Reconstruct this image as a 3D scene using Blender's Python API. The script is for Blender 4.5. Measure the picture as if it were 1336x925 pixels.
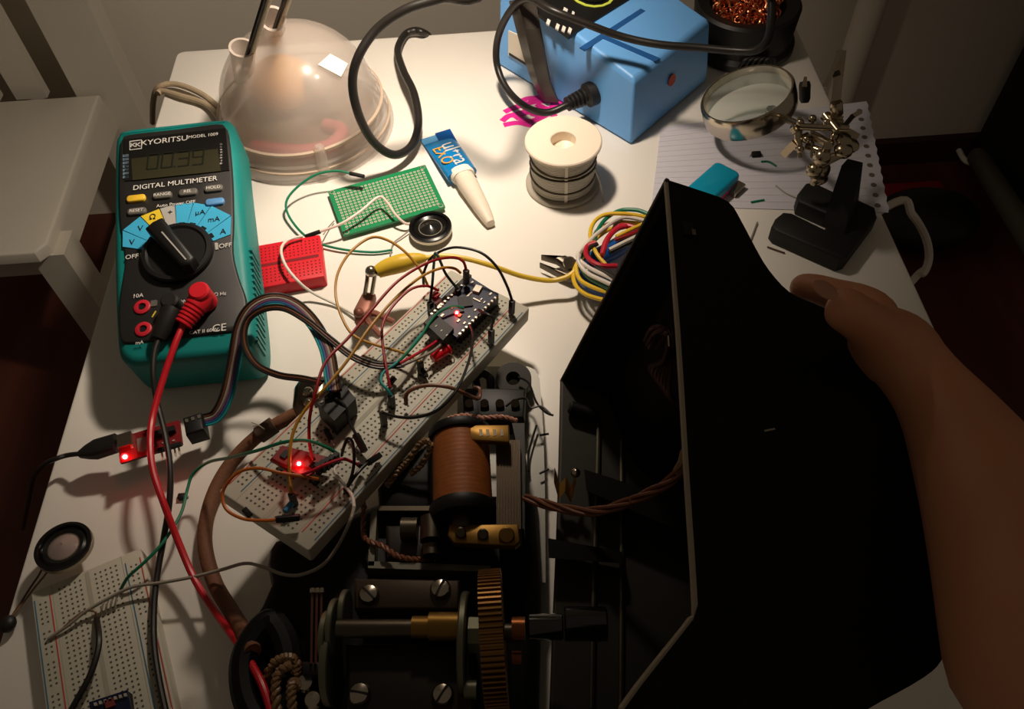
import bpy, math, random
from mathutils import Vector as V, Matrix, Quaternion
random.seed(7)
SC = bpy.context.scene
COL = SC.collection
for o in list(bpy.data.objects):
    bpy.data.objects.remove(o)

# ------------------------------------------------------------------ camera
FPX = 1100.0            # focal length in pixels of the 1336 x 925 frame
CAMZ = 0.385            # the camera is 38.5 cm above the table top (z = 0)
_Y = V((-112, -1476, FPX)).normalized()
_X = V((1, -0.06, 0)); _X = (_X - _Y * _X.dot(_Y)).normalized()
_Z = _X.cross(_Y)
CM = Matrix((_X, _Y, _Z))
cam = bpy.data.cameras.new('camera')
cam.sensor_fit = 'HORIZONTAL'; cam.sensor_width = 36.0; cam.lens = 36.0 * FPX / 1336.0
cam.clip_start = 0.01; cam.clip_end = 20
co = bpy.data.objects.new('camera', cam); COL.objects.link(co)
_r = CM @ V((1, 0, 0)); _u = CM @ V((0, -1, 0)); _b = CM @ V((0, 0, -1))
co.matrix_world = Matrix(((_r.x, _u.x, _b.x, 0), (_r.y, _u.y, _b.y, 0), (_r.z, _u.z, _b.z, CAMZ), (0, 0, 0, 1)))
SC.camera = co

# ------------------------------------------------------------------ world, light, exposure
w = bpy.data.worlds.new('world'); SC.world = w; w.use_nodes = True
w.node_tree.nodes['Background'].inputs[0].default_value = (1.0, 0.80, 0.58, 1)
w.node_tree.nodes['Background'].inputs[1].default_value = 0.058
SC.view_settings.view_transform = 'Standard'; SC.view_settings.look = 'None'
SC.view_settings.exposure = 0.0; SC.view_settings.gamma = 1.0; SC.view_settings.use_curve_mapping = False
LAMP = V((-0.012, 0.445, 0.305))
LAMP_AIM = V((-0.145, 0.50, 0.0))
sp = bpy.data.lights.new('desk_lamp_bulb_light', 'SPOT')
sp.energy = 6.1; sp.color = (1.0, 0.84, 0.68); sp.spot_size = math.radians(152); sp.spot_blend = 1.0; sp.shadow_soft_size = 0.016
so = bpy.data.objects.new('desk_lamp_bulb_light', sp); COL.objects.link(so)
so.location = LAMP; so.rotation_euler = (LAMP_AIM - LAMP).to_track_quat('-Z', 'Y').to_euler()

# ------------------------------------------------------------------ pixel helpers (survey of the place)
def ray(x, y): return CM @ V(((x - 668.0) / FPX, (y - 462.5) / FPX, 1.0))
C0 = V((0, 0, CAMZ))
def P(x, y, z=0.0):
    r = ray(x, y); return C0 + r * ((z - CAMZ) / r.z)
def PY(x, y, Y):
    r = ray(x, y); return C0 + r * (Y / r.y)
def PP(x, y, o, n):
    r = ray(x, y); return C0 + r * ((o - C0).dot(n) / r.dot(n))
def px(x, y, z, n):
    return n * ((P(x, y, z) - C0).length / ray(x, y).length) / FPX
def frame(o, ex, ey):
    ex = ex.normalized(); ez = ex.cross(ey).normalized(); ey = ez.cross(ex)
    return Matrix(((ex.x, ey.x, ez.x, o.x), (ex.y, ey.y, ez.y, o.y), (ex.z, ey.z, ez.z, o.z), (0, 0, 0, 1)))
def LC(M, x, y, h=0.0):
    n = V((M[0][2], M[1][2], M[2][2])); o = M @ V((0, 0, h))
    p = M.inverted() @ PP(x, y, o, n); return (p.x, p.y)

# ------------------------------------------------------------------ materials
def lin(c):
    c = c / 255.0
    return c / 12.92 if c <= 0.04045 else ((c + 0.055) / 1.055) ** 2.4
MATS = {}
def clear(name, rgb, rough, alpha, coat=0.6):
    m = mat(name, rgb, rough, var=0.02, alpha=alpha, coat=coat); m.node_tree.nodes['Principled BSDF'].inputs['Coat Roughness'].default_value = 0.08; return m
def mat(name, rgb, rough=0.5, metal=0.0, var=0.08, scale=60.0, bump=0.0, emit=0.0, trans=0.0, ior=1.45, coat=0.0, alpha=1.0, sss=0.0, spec=None):
    if name in MATS: return MATS[name]
    m = bpy.data.materials.new(name); m.use_nodes = True
    nt = m.node_tree; b = nt.nodes['Principled BSDF']
    c = tuple(lin(v) for v in rgb)
    b.inputs['Roughness'].default_value = rough; b.inputs['Metallic'].default_value = metal
    b.inputs['IOR'].default_value = ior
    if spec is not None: b.inputs['Specular IOR Level'].default_value = spec
    if trans: b.inputs['Transmission Weight'].default_value = trans
    if coat: b.inputs['Coat Weight'].default_value = coat
    if alpha < 1: b.inputs['Alpha'].default_value = alpha
    if sss:
        b.inputs['Subsurface Weight'].default_value = sss; b.inputs['Subsurface Radius'].default_value = (0.01, 0.004, 0.002)
        b.inputs['Subsurface Scale'].default_value = 0.6
    if emit:
        b.inputs['Emission Color'].default_value = (*c, 1); b.inputs['Emission Strength'].default_value = emit
    tc = nt.nodes.new('ShaderNodeTexCoord'); nz = nt.nodes.new('ShaderNodeTexNoise')
    nz.inputs['Scale'].default_value = scale; nz.inputs['Detail'].default_value = 4
    nt.links.new(tc.outputs['Object'], nz.inputs['Vector'])
    mx = nt.nodes.new('ShaderNodeMix'); mx.data_type = 'RGBA'
    mx.inputs[6].default_value = (*[v * (1 - var) for v in c], 1); mx.inputs[7].default_value = (*[min(1, v * (1 + var)) for v in c], 1)
    nt.links.new(nz.outputs['Fac'], mx.inputs[0]); nt.links.new(mx.outputs[2], b.inputs['Base Color'])
    if bump:
        bp = nt.nodes.new('ShaderNodeBump'); bp.inputs['Strength'].default_value = bump; bp.inputs['Distance'].default_value = 0.001
        nt.links.new(nz.outputs['Fac'], bp.inputs['Height']); nt.links.new(bp.outputs['Normal'], b.inputs['Normal'])
    MATS[name] = m
    return m
M_ = mat
WHITE_TABLE = M_('white_laminate', (236, 231, 222), 0.33, var=0.02, scale=14)
WALL = M_('wall_paint', (226, 217, 202), 0.85, var=0.03, scale=8, bump=0.1)
CHAIRW = M_('white_chair_paint', (208, 202, 188), 0.5, var=0.06, scale=12)
BLACKP = M_('black_plastic', (15, 14, 13), 0.5, var=0.2)
BLACKE = M_('black_enamel', (9, 9, 8), 0.55, var=0.3, scale=90, spec=0.25)
BLACKR = M_('black_rubber', (28, 26, 24), 0.5)
BLACKC = M_('black_cable', (34, 31, 28), 0.38)
TEAL = M_('teal_rubber', (10, 128, 124), 0.5, var=0.06, scale=200, bump=0.08)
DKFACE = M_('dark_grey_face', (38, 37, 36), 0.45)
STEEL = M_('nickel_steel', (190, 180, 165), 0.22, 1.0)
DSTEEL = M_('dark_steel', (92, 84, 72), 0.4, 1.0, var=0.25)
BRASS = M_('aged_brass', (140, 106, 50), 0.42, 0.8, var=0.3)
GREYM = M_('grey_zinc', (120, 116, 104), 0.5, 0.7, var=0.15)
COPPER = M_('copper_shavings', (240, 150, 104), 0.3, 1.0)
WHITEP = M_('white_plastic', (238, 232, 220), 0.4, var=0.02)
IVORY = M_('ivory_breadboard', (190, 186, 170), 0.5, var=0.03)
HOLE = M_('socket_hole', (84, 80, 68), 0.8)
RAILR = M_('rail_red', (190, 70, 60), 0.6)
RAILB = M_('rail_blue', (60, 110, 140), 0.6)
REDP = M_('red_plastic', (205, 26, 40), 0.42)
GREENB = M_('green_perfboard', (18, 128, 78), 0.4, var=0.06)
TIN = M_('tin_pad', (196, 190, 172), 0.35, 0.8)
BLUEB = M_('dark_blue_board', (12, 22, 56), 0.45)
REDB = M_('red_board', (120, 22, 26), 0.42)
CHIP = M_('black_chip', (11, 11, 12), 0.55)
COMP = M_('pale_component', (200, 192, 176), 0.4, 0.4)
INKW = M_('white_ink', (215, 212, 205), 0.6)
INKD = M_('dark_ink', (20, 22, 26), 0.6)
LEDR = M_('lit_red_led', (255, 12, 14), 0.3, emit=18.0)
LEDC = M_('lit_led_core', (255, 150, 140), 0.3, emit=30.0)
def wirem(n, c, rough=0.42): return M_('wire_' + n, c, rough, var=0.05)
W = {k: wirem(k, c) for k, c in dict(red=(150, 16, 24), crimson=(190, 24, 48), ochre=(178, 128, 36), orange=(196, 104, 34), yellow=(232, 190, 44),
     black=(26, 25, 23), green=(12, 118, 84), teal=(18, 140, 140), white=(222, 214, 202), grey=(150, 142, 130), brown=(96, 58, 38), pink=(196, 140, 118),
     purple=(104, 62, 92), blue=(40, 84, 128), cloth=(126, 78, 54), tan=(128, 98, 66), dbrown=(84, 56, 38)).items()}

# ------------------------------------------------------------------ mesh building
def catmull(pts, n=7, closed=False):
    pts = [V(p) for p in pts]
    if len(pts) < 3: return pts
    out = []; N = len(pts)
    for i in range(N if closed else N - 1):
        if closed: a, b, c, d = pts[(i - 1) % N], pts[i], pts[(i + 1) % N], pts[(i + 2) % N]
        else: a, b, c, d = pts[max(i - 1, 0)], pts[i], pts[i + 1], pts[min(i + 2, N - 1)]
        for k in range(n):
            t = k / n
            out.append(0.5 * ((2 * b) + (c - a) * t + (2 * a - 5 * b + 4 * c - d) * t * t + (3 * b - a - 3 * c + d) * t ** 3))
    if not closed: out.append(pts[-1])
    return out
def rrect(w, d, r, n=4, cx=0, cy=0):
    out = []
    for sx, sy, a0 in ((1, 1, 0), (-1, 1, 90), (-1, -1, 180), (1, -1, 270)):
        for k in range(n + 1):
            a = math.radians(a0 + 90 * k / n)
            out.append((cx + sx * (w / 2 - r) + r * math.cos(a), cy + sy * (d / 2 - r) + r * math.sin(a)))
    return out
def circ(r, n=32, cx=0, cy=0, rx=None): return [(cx + (rx or r) * math.cos(2 * math.pi * k / n), cy + r * math.sin(2 * math.pi * k / n)) for k in range(n)]
def area2(p): return sum(p[i][0] * p[(i + 1) % len(p)][1] - p[(i + 1) % len(p)][0] * p[i][1] for i in range(len(p)))
def ccw(p): return list(p) if area2(p) > 0 else list(reversed(p))
def inset(p, d):
    out = []; n = len(p)
    for i in range(n):
        a = V(p[i - 1][:2]); b = V(p[i][:2]); c = V(p[(i + 1) % n][:2])
        e1 = (b - a); e2 = (c - b)
        if e1.length < 1e-9 or e2.length < 1e-9: out.append((b.x, b.y)); continue
        e1.normalize(); e2.normalize()
        n1 = V((-e1.y, e1.x)); n2 = V((-e2.y, e2.x)); s = n1 + n2
        k = 1 + n1.dot(n2)
        s = s / max(k, 0.35)
        out.append((b.x + s.x * d, b.y + s.y * d))
    return out
class MB:
    def __init__(s): s.v = []; s.f = []
    def add(s, vs, fs):
        o = len(s.v); s.v += [V(p) for p in vs]; s.f += [tuple(i + o for i in f) for f in fs]; return s
    def prism(s, poly, z0, z1, ch=0.0, chb=0.0):
        p = ccw(poly); loops = []
        if chb: loops.append((inset(p, chb), z0)); loops.append((p, z0 + chb))
        else: loops.append((p, z0))
        if ch: loops.append((p, z1 - ch)); loops.append((inset(p, ch * 0.35), z1 - ch * 0.35)); loops.append((inset(p, ch), z1))
        else: loops.append((p, z1))
        n = len(p); vs = [(q[0], q[1], z) for l, z in loops for q in l]; fs = [tuple(reversed(range(n)))]
        for k in range(len(loops) - 1):
            for i in range(n):
                j = (i + 1) % n; fs.append((k * n + i, k * n + j, (k + 1) * n + j, (k + 1) * n + i))
        fs.append(tuple((len(loops) - 1) * n + i for i in range(n)))
        return s.add(vs, fs)
    def box(s, c, size, M=None):
        x, y, z = c; a, b, d = (q / 2 for q in size)
        vs = [V((x + i * a, y + j * b, z + k * d)) for k in (-1, 1) for j in (-1, 1) for i in (-1, 1)]
        if M: vs = [M @ q for q in vs]
        return s.add(vs, [(0, 2, 3, 1), (4, 5, 7, 6), (0, 1, 5, 4), (2, 6, 7, 3), (0, 4, 6, 2), (1, 3, 7, 5)])
    def hexa(s, b, t):      # four bottom corners ccw, four top corners
        return s.add(list(b) + list(t), [(3, 2, 1, 0), (4, 5, 6, 7), (0, 1, 5, 4), (1, 2, 6, 5), (2, 3, 7, 6), (3, 0, 4, 7)])
    def lathe(s, prof, o=(0, 0, 0), ax=(0, 0, 1), n=32, a0=0, a1=360, cap=True):
        o = V(o); ax = V(ax).normalized(); u = ax.orthogonal().normalized(); v = ax.cross(u)
        full = abs(a1 - a0) >= 360; m = n if full else n + 1; vs = []
        for r, z in prof:
            for k in range(m):
                a = math.radians(a0 + (a1 - a0) * k / n)
                vs.append(o + ax * z + (u * math.cos(a) + v * math.sin(a)) * r)
        fs = []
        for i in range(len(prof) - 1):
            for k in range(n if full else n):
                j = (k + 1) % m
                fs.append((i * m + k, i * m + j, (i + 1) * m + j, (i + 1) * m + k))
        if cap and full:
            if prof[0][0] > 1e-6: fs.append(tuple(reversed(range(m))))
            if prof[-1][0] > 1e-6: fs.append(tuple((len(prof) - 1) * m + k for k in range(m)))
        return s.add(vs, fs)
    def cyl(s, p0, p1, r0, r1=None, n=20, ch=0.0):
        p0 = V(p0); p1 = V(p1); L = (p1 - p0).length; r1 = r0 if r1 is None else r1
        pr = [(r0, 0), (r1, L)] if not ch else [(r0 - ch, 0), (r0, ch), (r1, L - ch), (r1 - ch, L)]
        return s.lathe(pr, p0, p1 - p0, n)
    def ball(s, c, r, n=16, sc=(1, 1, 1)):
        k = len(s.v); s.lathe([(max(1e-5, r * math.sin(math.pi * i / 10)), -r * math.cos(math.pi * i / 10)) for i in range(11)], (0, 0, 0), (0, 0, 1), n)
        for i in range(k, len(s.v)): q = s.v[i]; s.v[i] = V((c[0] + q.x * sc[0], c[1] + q.y * sc[1], c[2] + q.z * sc[2]))
        return s
    def tube(s, pts, r, n=8, closed=False, flat=None):
        pts = [V(p) for p in pts]; N = len(pts)
        T = []
        for i in range(N):
            a = pts[(i - 1) % N] if closed else pts[max(i - 1, 0)]; b = pts[(i + 1) % N] if closed else pts[min(i + 1, N - 1)]
            d = (b - a); T.append(d.normalized() if d.length > 1e-9 else V((0, 0, 1)))
        u = T[0].orthogonal().normalized() if flat is None else (V(flat) - T[0] * V(flat).dot(T[0])).normalized()
        vs = []
        for i in range(N):
            if i:
                u = (u - T[i] * u.dot(T[i]))
                u = u.normalized() if u.length > 1e-6 else T[i].orthogonal().normalized()
            vv = T[i].cross(u); rr = r[i] if isinstance(r, (list, tuple)) else r
            for k in range(n):
                a = 2 * math.pi * k / n; vs.append(pts[i] + (u * math.cos(a) + vv * math.sin(a)) * rr)
        fs = []
        for i in range(N if closed else N - 1):
            j2 = (i + 1) % N
            for k in range(n):
                j = (k + 1) % n; fs.append((i * n + k, i * n + j, j2 * n + j, j2 * n + k))
        if not closed:
            fs.append(tuple(reversed(range(n)))); fs.append(tuple((N - 1) * n + k for k in range(n)))
        return s.add(vs, fs)
    def xf(s, M): s.v = [M @ p for p in s.v]; return s
    def build(s, name, m, parent=None, world=False, angle=35):
        vs = s.v
        if world and parent is not None:
            MW = parent.matrix_basis.copy(); q_ = parent.parent
            while q_ is not None: MW = q_.matrix_basis @ MW; q_ = q_.parent
            I = MW.inverted(); vs = [I @ p for p in vs]
        me = bpy.data.meshes.new(name); me.from_pydata([tuple(p) for p in vs], [], s.f); me.update()
        me.polygons.foreach_set('use_smooth', [True] * len(me.polygons)); me.set_sharp_from_angle(angle=math.radians(angle))
        me.materials.append(m)
        o = bpy.data.objects.new(name, me); COL.objects.link(o)
        if parent is not None: o.parent = parent
        return o
def tag(o, label=None, cat=None, group=None, kind=None):
    if label: o['label'] = label
    if cat: o['category'] = cat
    if group: o['group'] = group
    if kind: o['kind'] = kind
    return o
def thing(name, label, cat, loc=(0, 0, 0), group=None, M=None):
    o = bpy.data.objects.new(name, None); COL.objects.link(o); o.empty_display_size = 0.01
    o.matrix_basis = M if M is not None else Matrix.Translation(V(loc))
    return tag(o, label, cat, group)
def one(mb, name, m, label, cat, loc=None, group=None):     # a thing that is one mesh, built from world coordinates
    if loc is None:
        zs = min(p.z for p in mb.v); n = len(mb.v); loc = V((sum(p.x for p in mb.v) / n, sum(p.y for p in mb.v) / n, zs))
    mb.v = [p - V(loc) for p in mb.v]
    o = mb.build(name, m); o.location = loc
    return tag(o, label, cat, group)
def PQ(pts, zt, zb, ch=0.0):                                # outline surveyed at height zt, going straight down to zb
    return MB().prism([tuple(P(x, y, zt)[:2]) for x, y in pts], zb, zt, ch)
def PW(pts): return [P(*p) for p in pts]
def text(body, size, m, parent, x, y, z, rot=0.0, name='lettering', sx=1.0, shear=0.0):
    c = bpy.data.curves.new('t', 'FONT'); c.body = body; c.size = size; c.align_x = 'CENTER'; c.align_y = 'CENTER'; c.extrude = 0.00008; c.shear = shear
    c.resolution_u = 3
    o = bpy.data.objects.new('t', c)
    me = bpy.data.meshes.new_from_object(o); bpy.data.objects.remove(o); bpy.data.curves.remove(c)
    me.materials.clear(); me.materials.append(m)
    q = bpy.data.objects.new(name, me); COL.objects.link(q); q.parent = parent
    q.location = (x, y, z); q.rotation_euler = (0, 0, rot); q.scale = (sx, 1, 1)
    return q
def struct(mb, name, m, parent=None):
    o = mb.build(name, m, parent)
    if parent is None: o['kind'] = 'structure'
    return o

# ------------------------------------------------------------------ the room
FLOOR = -0.45; WALLY = 0.925
fm = bpy.data.materials.new('dark_red_wood_floor'); fm.use_nodes = True
nt = fm.node_tree; b = nt.nodes['Principled BSDF']; tc = nt.nodes.new('ShaderNodeTexCoord'); mp = nt.nodes.new('ShaderNodeMapping'); mp.inputs['Scale'].default_value = (14, 1.2, 1)
nz = nt.nodes.new('ShaderNodeTexNoise'); nz.inputs['Scale'].default_value = 3; nz.inputs['Detail'].default_value = 8
cr = nt.nodes.new('ShaderNodeValToRGB'); cr.color_ramp.elements[0].color = (0.06, 0.013, 0.008, 1); cr.color_ramp.elements[1].color = (0.15, 0.040, 0.024, 1)
for a, c in ((tc.outputs['Object'], mp.inputs[0]), (mp.outputs[0], nz.inputs['Vector']), (nz.outputs['Fac'], cr.inputs[0]), (cr.outputs[0], b.inputs['Base Color'])): nt.links.new(a, c)
b.inputs['Roughness'].default_value = 0.5
struct(MB().box((0.1, -0.1, FLOOR - 0.025), (3.4, 2.15, 0.05)), 'floor', fm)
struct(MB().box((0.1, WALLY + 0.03, 0.45), (3.4, 0.06, 1.9)), 'wall_back', WALL)
struct(MB().box((0.75, WALLY - 0.006, FLOOR + 0.02), (1.0, 0.012, 0.04)), 'baseboard_back', M_('dark_skirting', (58, 24, 20), 0.6))

# heating pipe in front of the wall
pp = PY(1119, 60, 0.885)
one(MB().cyl((pp.x, 0.885, FLOOR), (pp.x, 0.885, 1.2), 0.0165, n=24), 'heating_pipe', WALL, 'pale painted vertical heating pipe behind the table beside the magnifier stand', 'pipe')
# dark cabinet on the right
cb = P(1254, 206, FLOOR)
t = thing('dark_cabinet', 'black cabinet standing on the floor at the right edge by the wall', 'cabinet', (cb.x + 0.2, 0.8, FLOOR))
MB().prism(rrect(0.40, 0.22, 0.006, 2), 0.04, 1.2, 0.004).build('body', M_('black_wood', (20, 18, 15), 0.7), t)
MB().prism(rrect(0.38, 0.19, 0.004, 2), 0.0, 0.04).build('plinth', M_('black_wood', (20, 18, 15), 0.7), t)
MB().prism(rrect(0.36, 0.012, 0.003, 2, 0, -0.117), 0.07, 1.15, 0.003).build('door', M_('black_wood', (20, 18, 15), 0.7), t)

# ------------------------------------------------------------------ table
tb = thing('side_table', 'small square white laminate table covered with tools and electronics', 'table', (0, 0.29, FLOOR))
MB().prism(rrect(0.489, 0.66, 0.006, 3, 0.0006, -0.011), 0.40, 0.45, 0.0015).build('tabletop', WHITE_TABLE, tb)
for sx in (-1, 1):
    for sy in (-1, 1): MB().prism(rrect(0.05, 0.05, 0.002, 1, sx * 0.215, -0.011 + sy * 0.3), 0, 0.40).build('leg', WHITE_TABLE, tb)
# pink marker scribble on the table top
sb = MB()
PINK = M_('pink_marker', (226, 40, 150), 0.4)
scr = [[(655, 158), (668, 150), (690, 158), (712, 150), (724, 140)], [(658, 146), (680, 138), (700, 150), (722, 138), (716, 128), (690, 128), (676, 134)], [(657, 163), (676, 160), (700, 164), (716, 156)], [(668, 142), (692, 134), (722, 131)], [(661, 152), (700, 142), (728, 146)], [(672, 155), (690, 146), (712, 146), (725, 152)], [(690, 132), (705, 126), (724, 126), (734, 138)], [(700, 136), (716, 142), (730, 138)]]
for s_ in scr: sb.tube(catmull([P(x, y, 0.0002) for x, y in s_], 5), 0.0026, 6)
for q in sb.v: q.z = max(0.0, q.z * 0.25)
tag(sb.build('marker_scribble', PINK), 'pink marker scribble on the white table beside the blue station', 'scribble')

# ------------------------------------------------------------------ white chair
SEATZ = -0.2
n0 = P(62, 322, SEATZ); f0 = P(112, 112, SEATZ)
ch = thing('white_chair', 'small white painted wooden chair left of the table', 'chair', (n0.x - 0.15, (n0.y + f0.y) / 2, FLOOR))
cx = n0.x; cyn = n0.y - 0.006; cyf = 0.90; sz = SEATZ
MB().prism([(cx - 0.30, cyn + 0.0), (cx - 0.012, cyn + 0.0), (cx - 0.002, cyn + 0.012), (cx - 0.006, cyf - 0.05), (cx - 0.30, cyf - 0.05)], sz - 0.014, sz, 0.003).build('seat', CHAIRW, ch, True)
MB().box((cx - 0.16, cyn + 0.03, sz - 0.034), (0.28, 0.018, 0.038)).build('apron', CHAIRW, ch, True)
MB().box((cx - 0.016, (cyn + cyf) / 2, sz - 0.034), (0.018, cyf - cyn - 0.06, 0.038)).build('apron', CHAIRW, ch, True)
for x in (cx - 0.008, cx - 0.285):
    MB().box((x, cyn + 0.025, (FLOOR + sz - 0.014) / 2), (0.034, 0.034, sz - 0.014 - FLOOR)).build('leg', CHAIRW, ch, True)
MB().box((cx - 0.004, cyf - 0.03, (FLOOR + 0.28) / 2), (0.062, 0.03, 0.28 - FLOOR)).build('back_post', CHAIRW, ch, True)
MB().box((cx - 0.285, cyf - 0.03, (FLOOR + 0.28) / 2), (0.062, 0.03, 0.28 - FLOOR)).build('back_post', CHAIRW, ch, True)
for k in range(3): MB().box((cx - 0.092 - k * 0.055, cyf - 0.03, sz + 0.20), (0.036, 0.012, 0.42)).build('back_slat', CHAIRW, ch, True)
MB().box((cx - 0.145, cyf - 0.03, 0.25), (0.22, 0.02, 0.06)).build('top_rail', CHAIRW, ch, True)
MB().box((cx - 0.004, (cyn + cyf) / 2, -0.33), (0.02, cyf - cyn - 0.08, 0.03)).build('stretcher', CHAIRW, ch, True)

# ------------------------------------------------------------------ cables and things beyond the table
def cable(name, pts, r, m, label, cat='cable', n=7, seg=8): return one(MB().tube(catmull(pts, n), r, seg), name, m, label, cat)
cable('white_cable', [V((0.19, 0.41, -0.085)), V((0.22, 0.405, -0.07)), P(1168, 264, -0.045), P(1190, 280, -0.05), P(1207, 308, -0.08), P(1212, 335, -0.10), P(1205, 356, -0.11), P(1188, 369, -0.12), V((0.22, 0.33, -0.16)), V((0.19, 0.35, -0.25))], 0.003, WHITEP, 'white cable hanging in an arc off the right edge of the table')
cable('pale_floor_cable', [P(1251, 196, -0.43), P(1262, 211, -0.43), P(1290, 214, -0.43), P(1312, 208, -0.43), P(1340, 178, -0.40), P(1365, 150, -0.38)], 0.004, WHITEP, 'pale cable lying before the black cabinet')
one(MB().cyl(P(1276, 205, -0.42), P(1375, 360, -0.30), 0.014, n=16), 'grey_tube', M_('grey_tube_paint', (88, 84, 74), 0.5), 'dark grey slanted metal tube at the far right edge', 'tube')
one(MB().prism(rrect(0.10, 0.03, 0.008, 3), 0, 0.02, 0.004).xf(Matrix.Translation(P(1186, 246, FLOOR + 0.02) - V((0, 0, 0.02)))), 'red_box', M_('red_card', (170, 16, 16), 0.6), 'small red object on the floor by the wall', 'box')
bg = P(1205, 290, FLOOR + 0.03)
one(MB().ball((bg.x, bg.y, FLOOR + 0.035), 0.07, 20, (1, 0.7, 0.5)), 'black_bag', BLACKR, 'black soft bag on the floor right of the table', 'bag')

# ------------------------------------------------------------------ desk lamp
DC = V((-0.131, 0.503, 0))
lamp = thing('desk_lamp', 'desk lamp with a frosted clear plastic dome base and two thin rods', 'lamp', DC)
FROST = bpy.data.materials.new('frosted_clear_plastic'); FROST.use_nodes = True
_nt = FROST.node_tree; _p = _nt.nodes['Principled BSDF']; _p.inputs['Base Color'].default_value = (0.80, 0.74, 0.68, 1); _p.inputs['Roughness'].default_value = 0.25; _p.inputs['Coat Weight'].default_value = 0.8; _p.inputs['Coat Roughness'].default_value = 0.06
_t = _nt.nodes.new('ShaderNodeBsdfTransparent'); _l = _nt.nodes.new('ShaderNodeBsdfTranslucent'); _l.inputs[0].default_value = (0.85, 0.78, 0.72, 1)
_a = _nt.nodes.new('ShaderNodeMixShader'); _a.inputs[0].default_value = 0.5; _b2 = _nt.nodes.new('ShaderNodeMixShader'); _b2.inputs[0].default_value = 0.60
_nt.links.new(_p.outputs[0], _a.inputs[1]); _nt.links.new(_l.outputs[0], _a.inputs[2]); _nt.links.new(_a.outputs[0], _b2.inputs[1]); _nt.links.new(_t.outputs[0], _b2.inputs[2])
_nt.links.new(_b2.outputs[0], _nt.nodes['Material Output'].inputs['Surface'])
prof = [(0.0625, 0.0), (0.0625, 0.004), (0.0605, 0.007), (0.0600, 0.012), (0.0585, 0.0135), (0.0575, 0.02), (0.0555, 0.022)]
R = 0.054
prof += [(R * math.cos(math.radians(a)), 0.022 + R * math.sin(math.radians(a))) for a in range(6, 90, 7)] + [(0.0005, 0.022 + R)]
inner = [(max(r - 0.002, 0.0004), max(z - 0.002, 0.0005)) for r, z in reversed(prof)]
MB().lathe(prof + inner, n=64, cap=False).build('dome_base', FROST, lamp)
MB().lathe([(0.0612, 0.0075), (0.0612, 0.009), (0.0598, 0.0095)], n=64, cap=False).build('rim_ring', M_('clear_ring', (190, 170, 150), 0.3), lamp)
MB().lathe([(0.0582, 0.0205), (0.0582, 0.0222), (0.0565, 0.0228)], n=64, cap=False).build('rim_ring', M_('clear_ring', (190, 170, 150), 0.3), lamp)
MB().ball((-0.010, 0.006, 0.034), 0.020, 24, (1.15, 1, 0.9)).build('transformer', M_('orange_transformer', (224, 160, 66), 0.7), lamp)
MB().lathe([(0.05, 0.001), (0.05, 0.010), (0.02, 0.014), (0.0005, 0.014)], n=40).build('ballast_plate', M_('dull_weight', (150, 136, 118), 0.6, 0.3), lamp)
MB().tube(catmull([(0.018, -0.02, 0.016), (0.03, -0.03, 0.018), (0.022, -0.044, 0.017), (0.0, -0.046, 0.016), (-0.03, -0.038, 0.016)], 6), 0.0045, 10).build('inner_wire', M_('pink_wire', (226, 120, 124), 0.7), lamp)
MB().ball((0.014, 0.000, 0.036), 0.011, 20).build('inner_reflector', M_('silver_inner', (210, 206, 200), 0.3, 0.8), lamp)
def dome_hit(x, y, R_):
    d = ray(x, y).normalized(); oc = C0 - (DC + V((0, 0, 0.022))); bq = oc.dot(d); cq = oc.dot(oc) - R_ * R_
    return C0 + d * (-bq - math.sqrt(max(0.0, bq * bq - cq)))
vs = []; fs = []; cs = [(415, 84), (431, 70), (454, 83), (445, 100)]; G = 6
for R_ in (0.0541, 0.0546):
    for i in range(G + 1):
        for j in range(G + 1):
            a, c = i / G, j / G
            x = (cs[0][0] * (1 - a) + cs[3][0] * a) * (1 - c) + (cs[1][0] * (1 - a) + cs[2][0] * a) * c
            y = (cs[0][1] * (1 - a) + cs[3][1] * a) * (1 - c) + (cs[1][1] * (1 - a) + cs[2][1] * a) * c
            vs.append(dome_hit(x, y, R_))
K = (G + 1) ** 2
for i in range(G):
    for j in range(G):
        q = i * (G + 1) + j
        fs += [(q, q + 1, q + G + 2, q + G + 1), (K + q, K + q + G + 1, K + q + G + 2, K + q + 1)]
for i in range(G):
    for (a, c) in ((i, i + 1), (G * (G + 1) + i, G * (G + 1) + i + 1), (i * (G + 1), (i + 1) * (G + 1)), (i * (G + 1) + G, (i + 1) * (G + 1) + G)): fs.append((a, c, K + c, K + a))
tag(MB().add(vs, fs).build('sticker_or_reflection', M_('painted_reflection', (246, 240, 228), 0.3), lamp, True), 'white square patch on the dome painting a bright reflection')  # white patch laid on the dome to paint a bright square reflection
kn = P(420, 205, 0.016) - DC
MB().cyl((kn.x, kn.y - 0.004, 0.006), (kn.x, kn.y, 0.026), 0.004, 0.0035, 14, 0.001).build('dimmer_knob', FROST, lamp)
HEAD = LAMP + V((0, 0, 0.03))
SOCK = clear('clear_socket', (226, 212, 200), 0.3, 0.5)
ROD = M_('rod_dark', (34, 28, 22), 0.35, 0.4)
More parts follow.
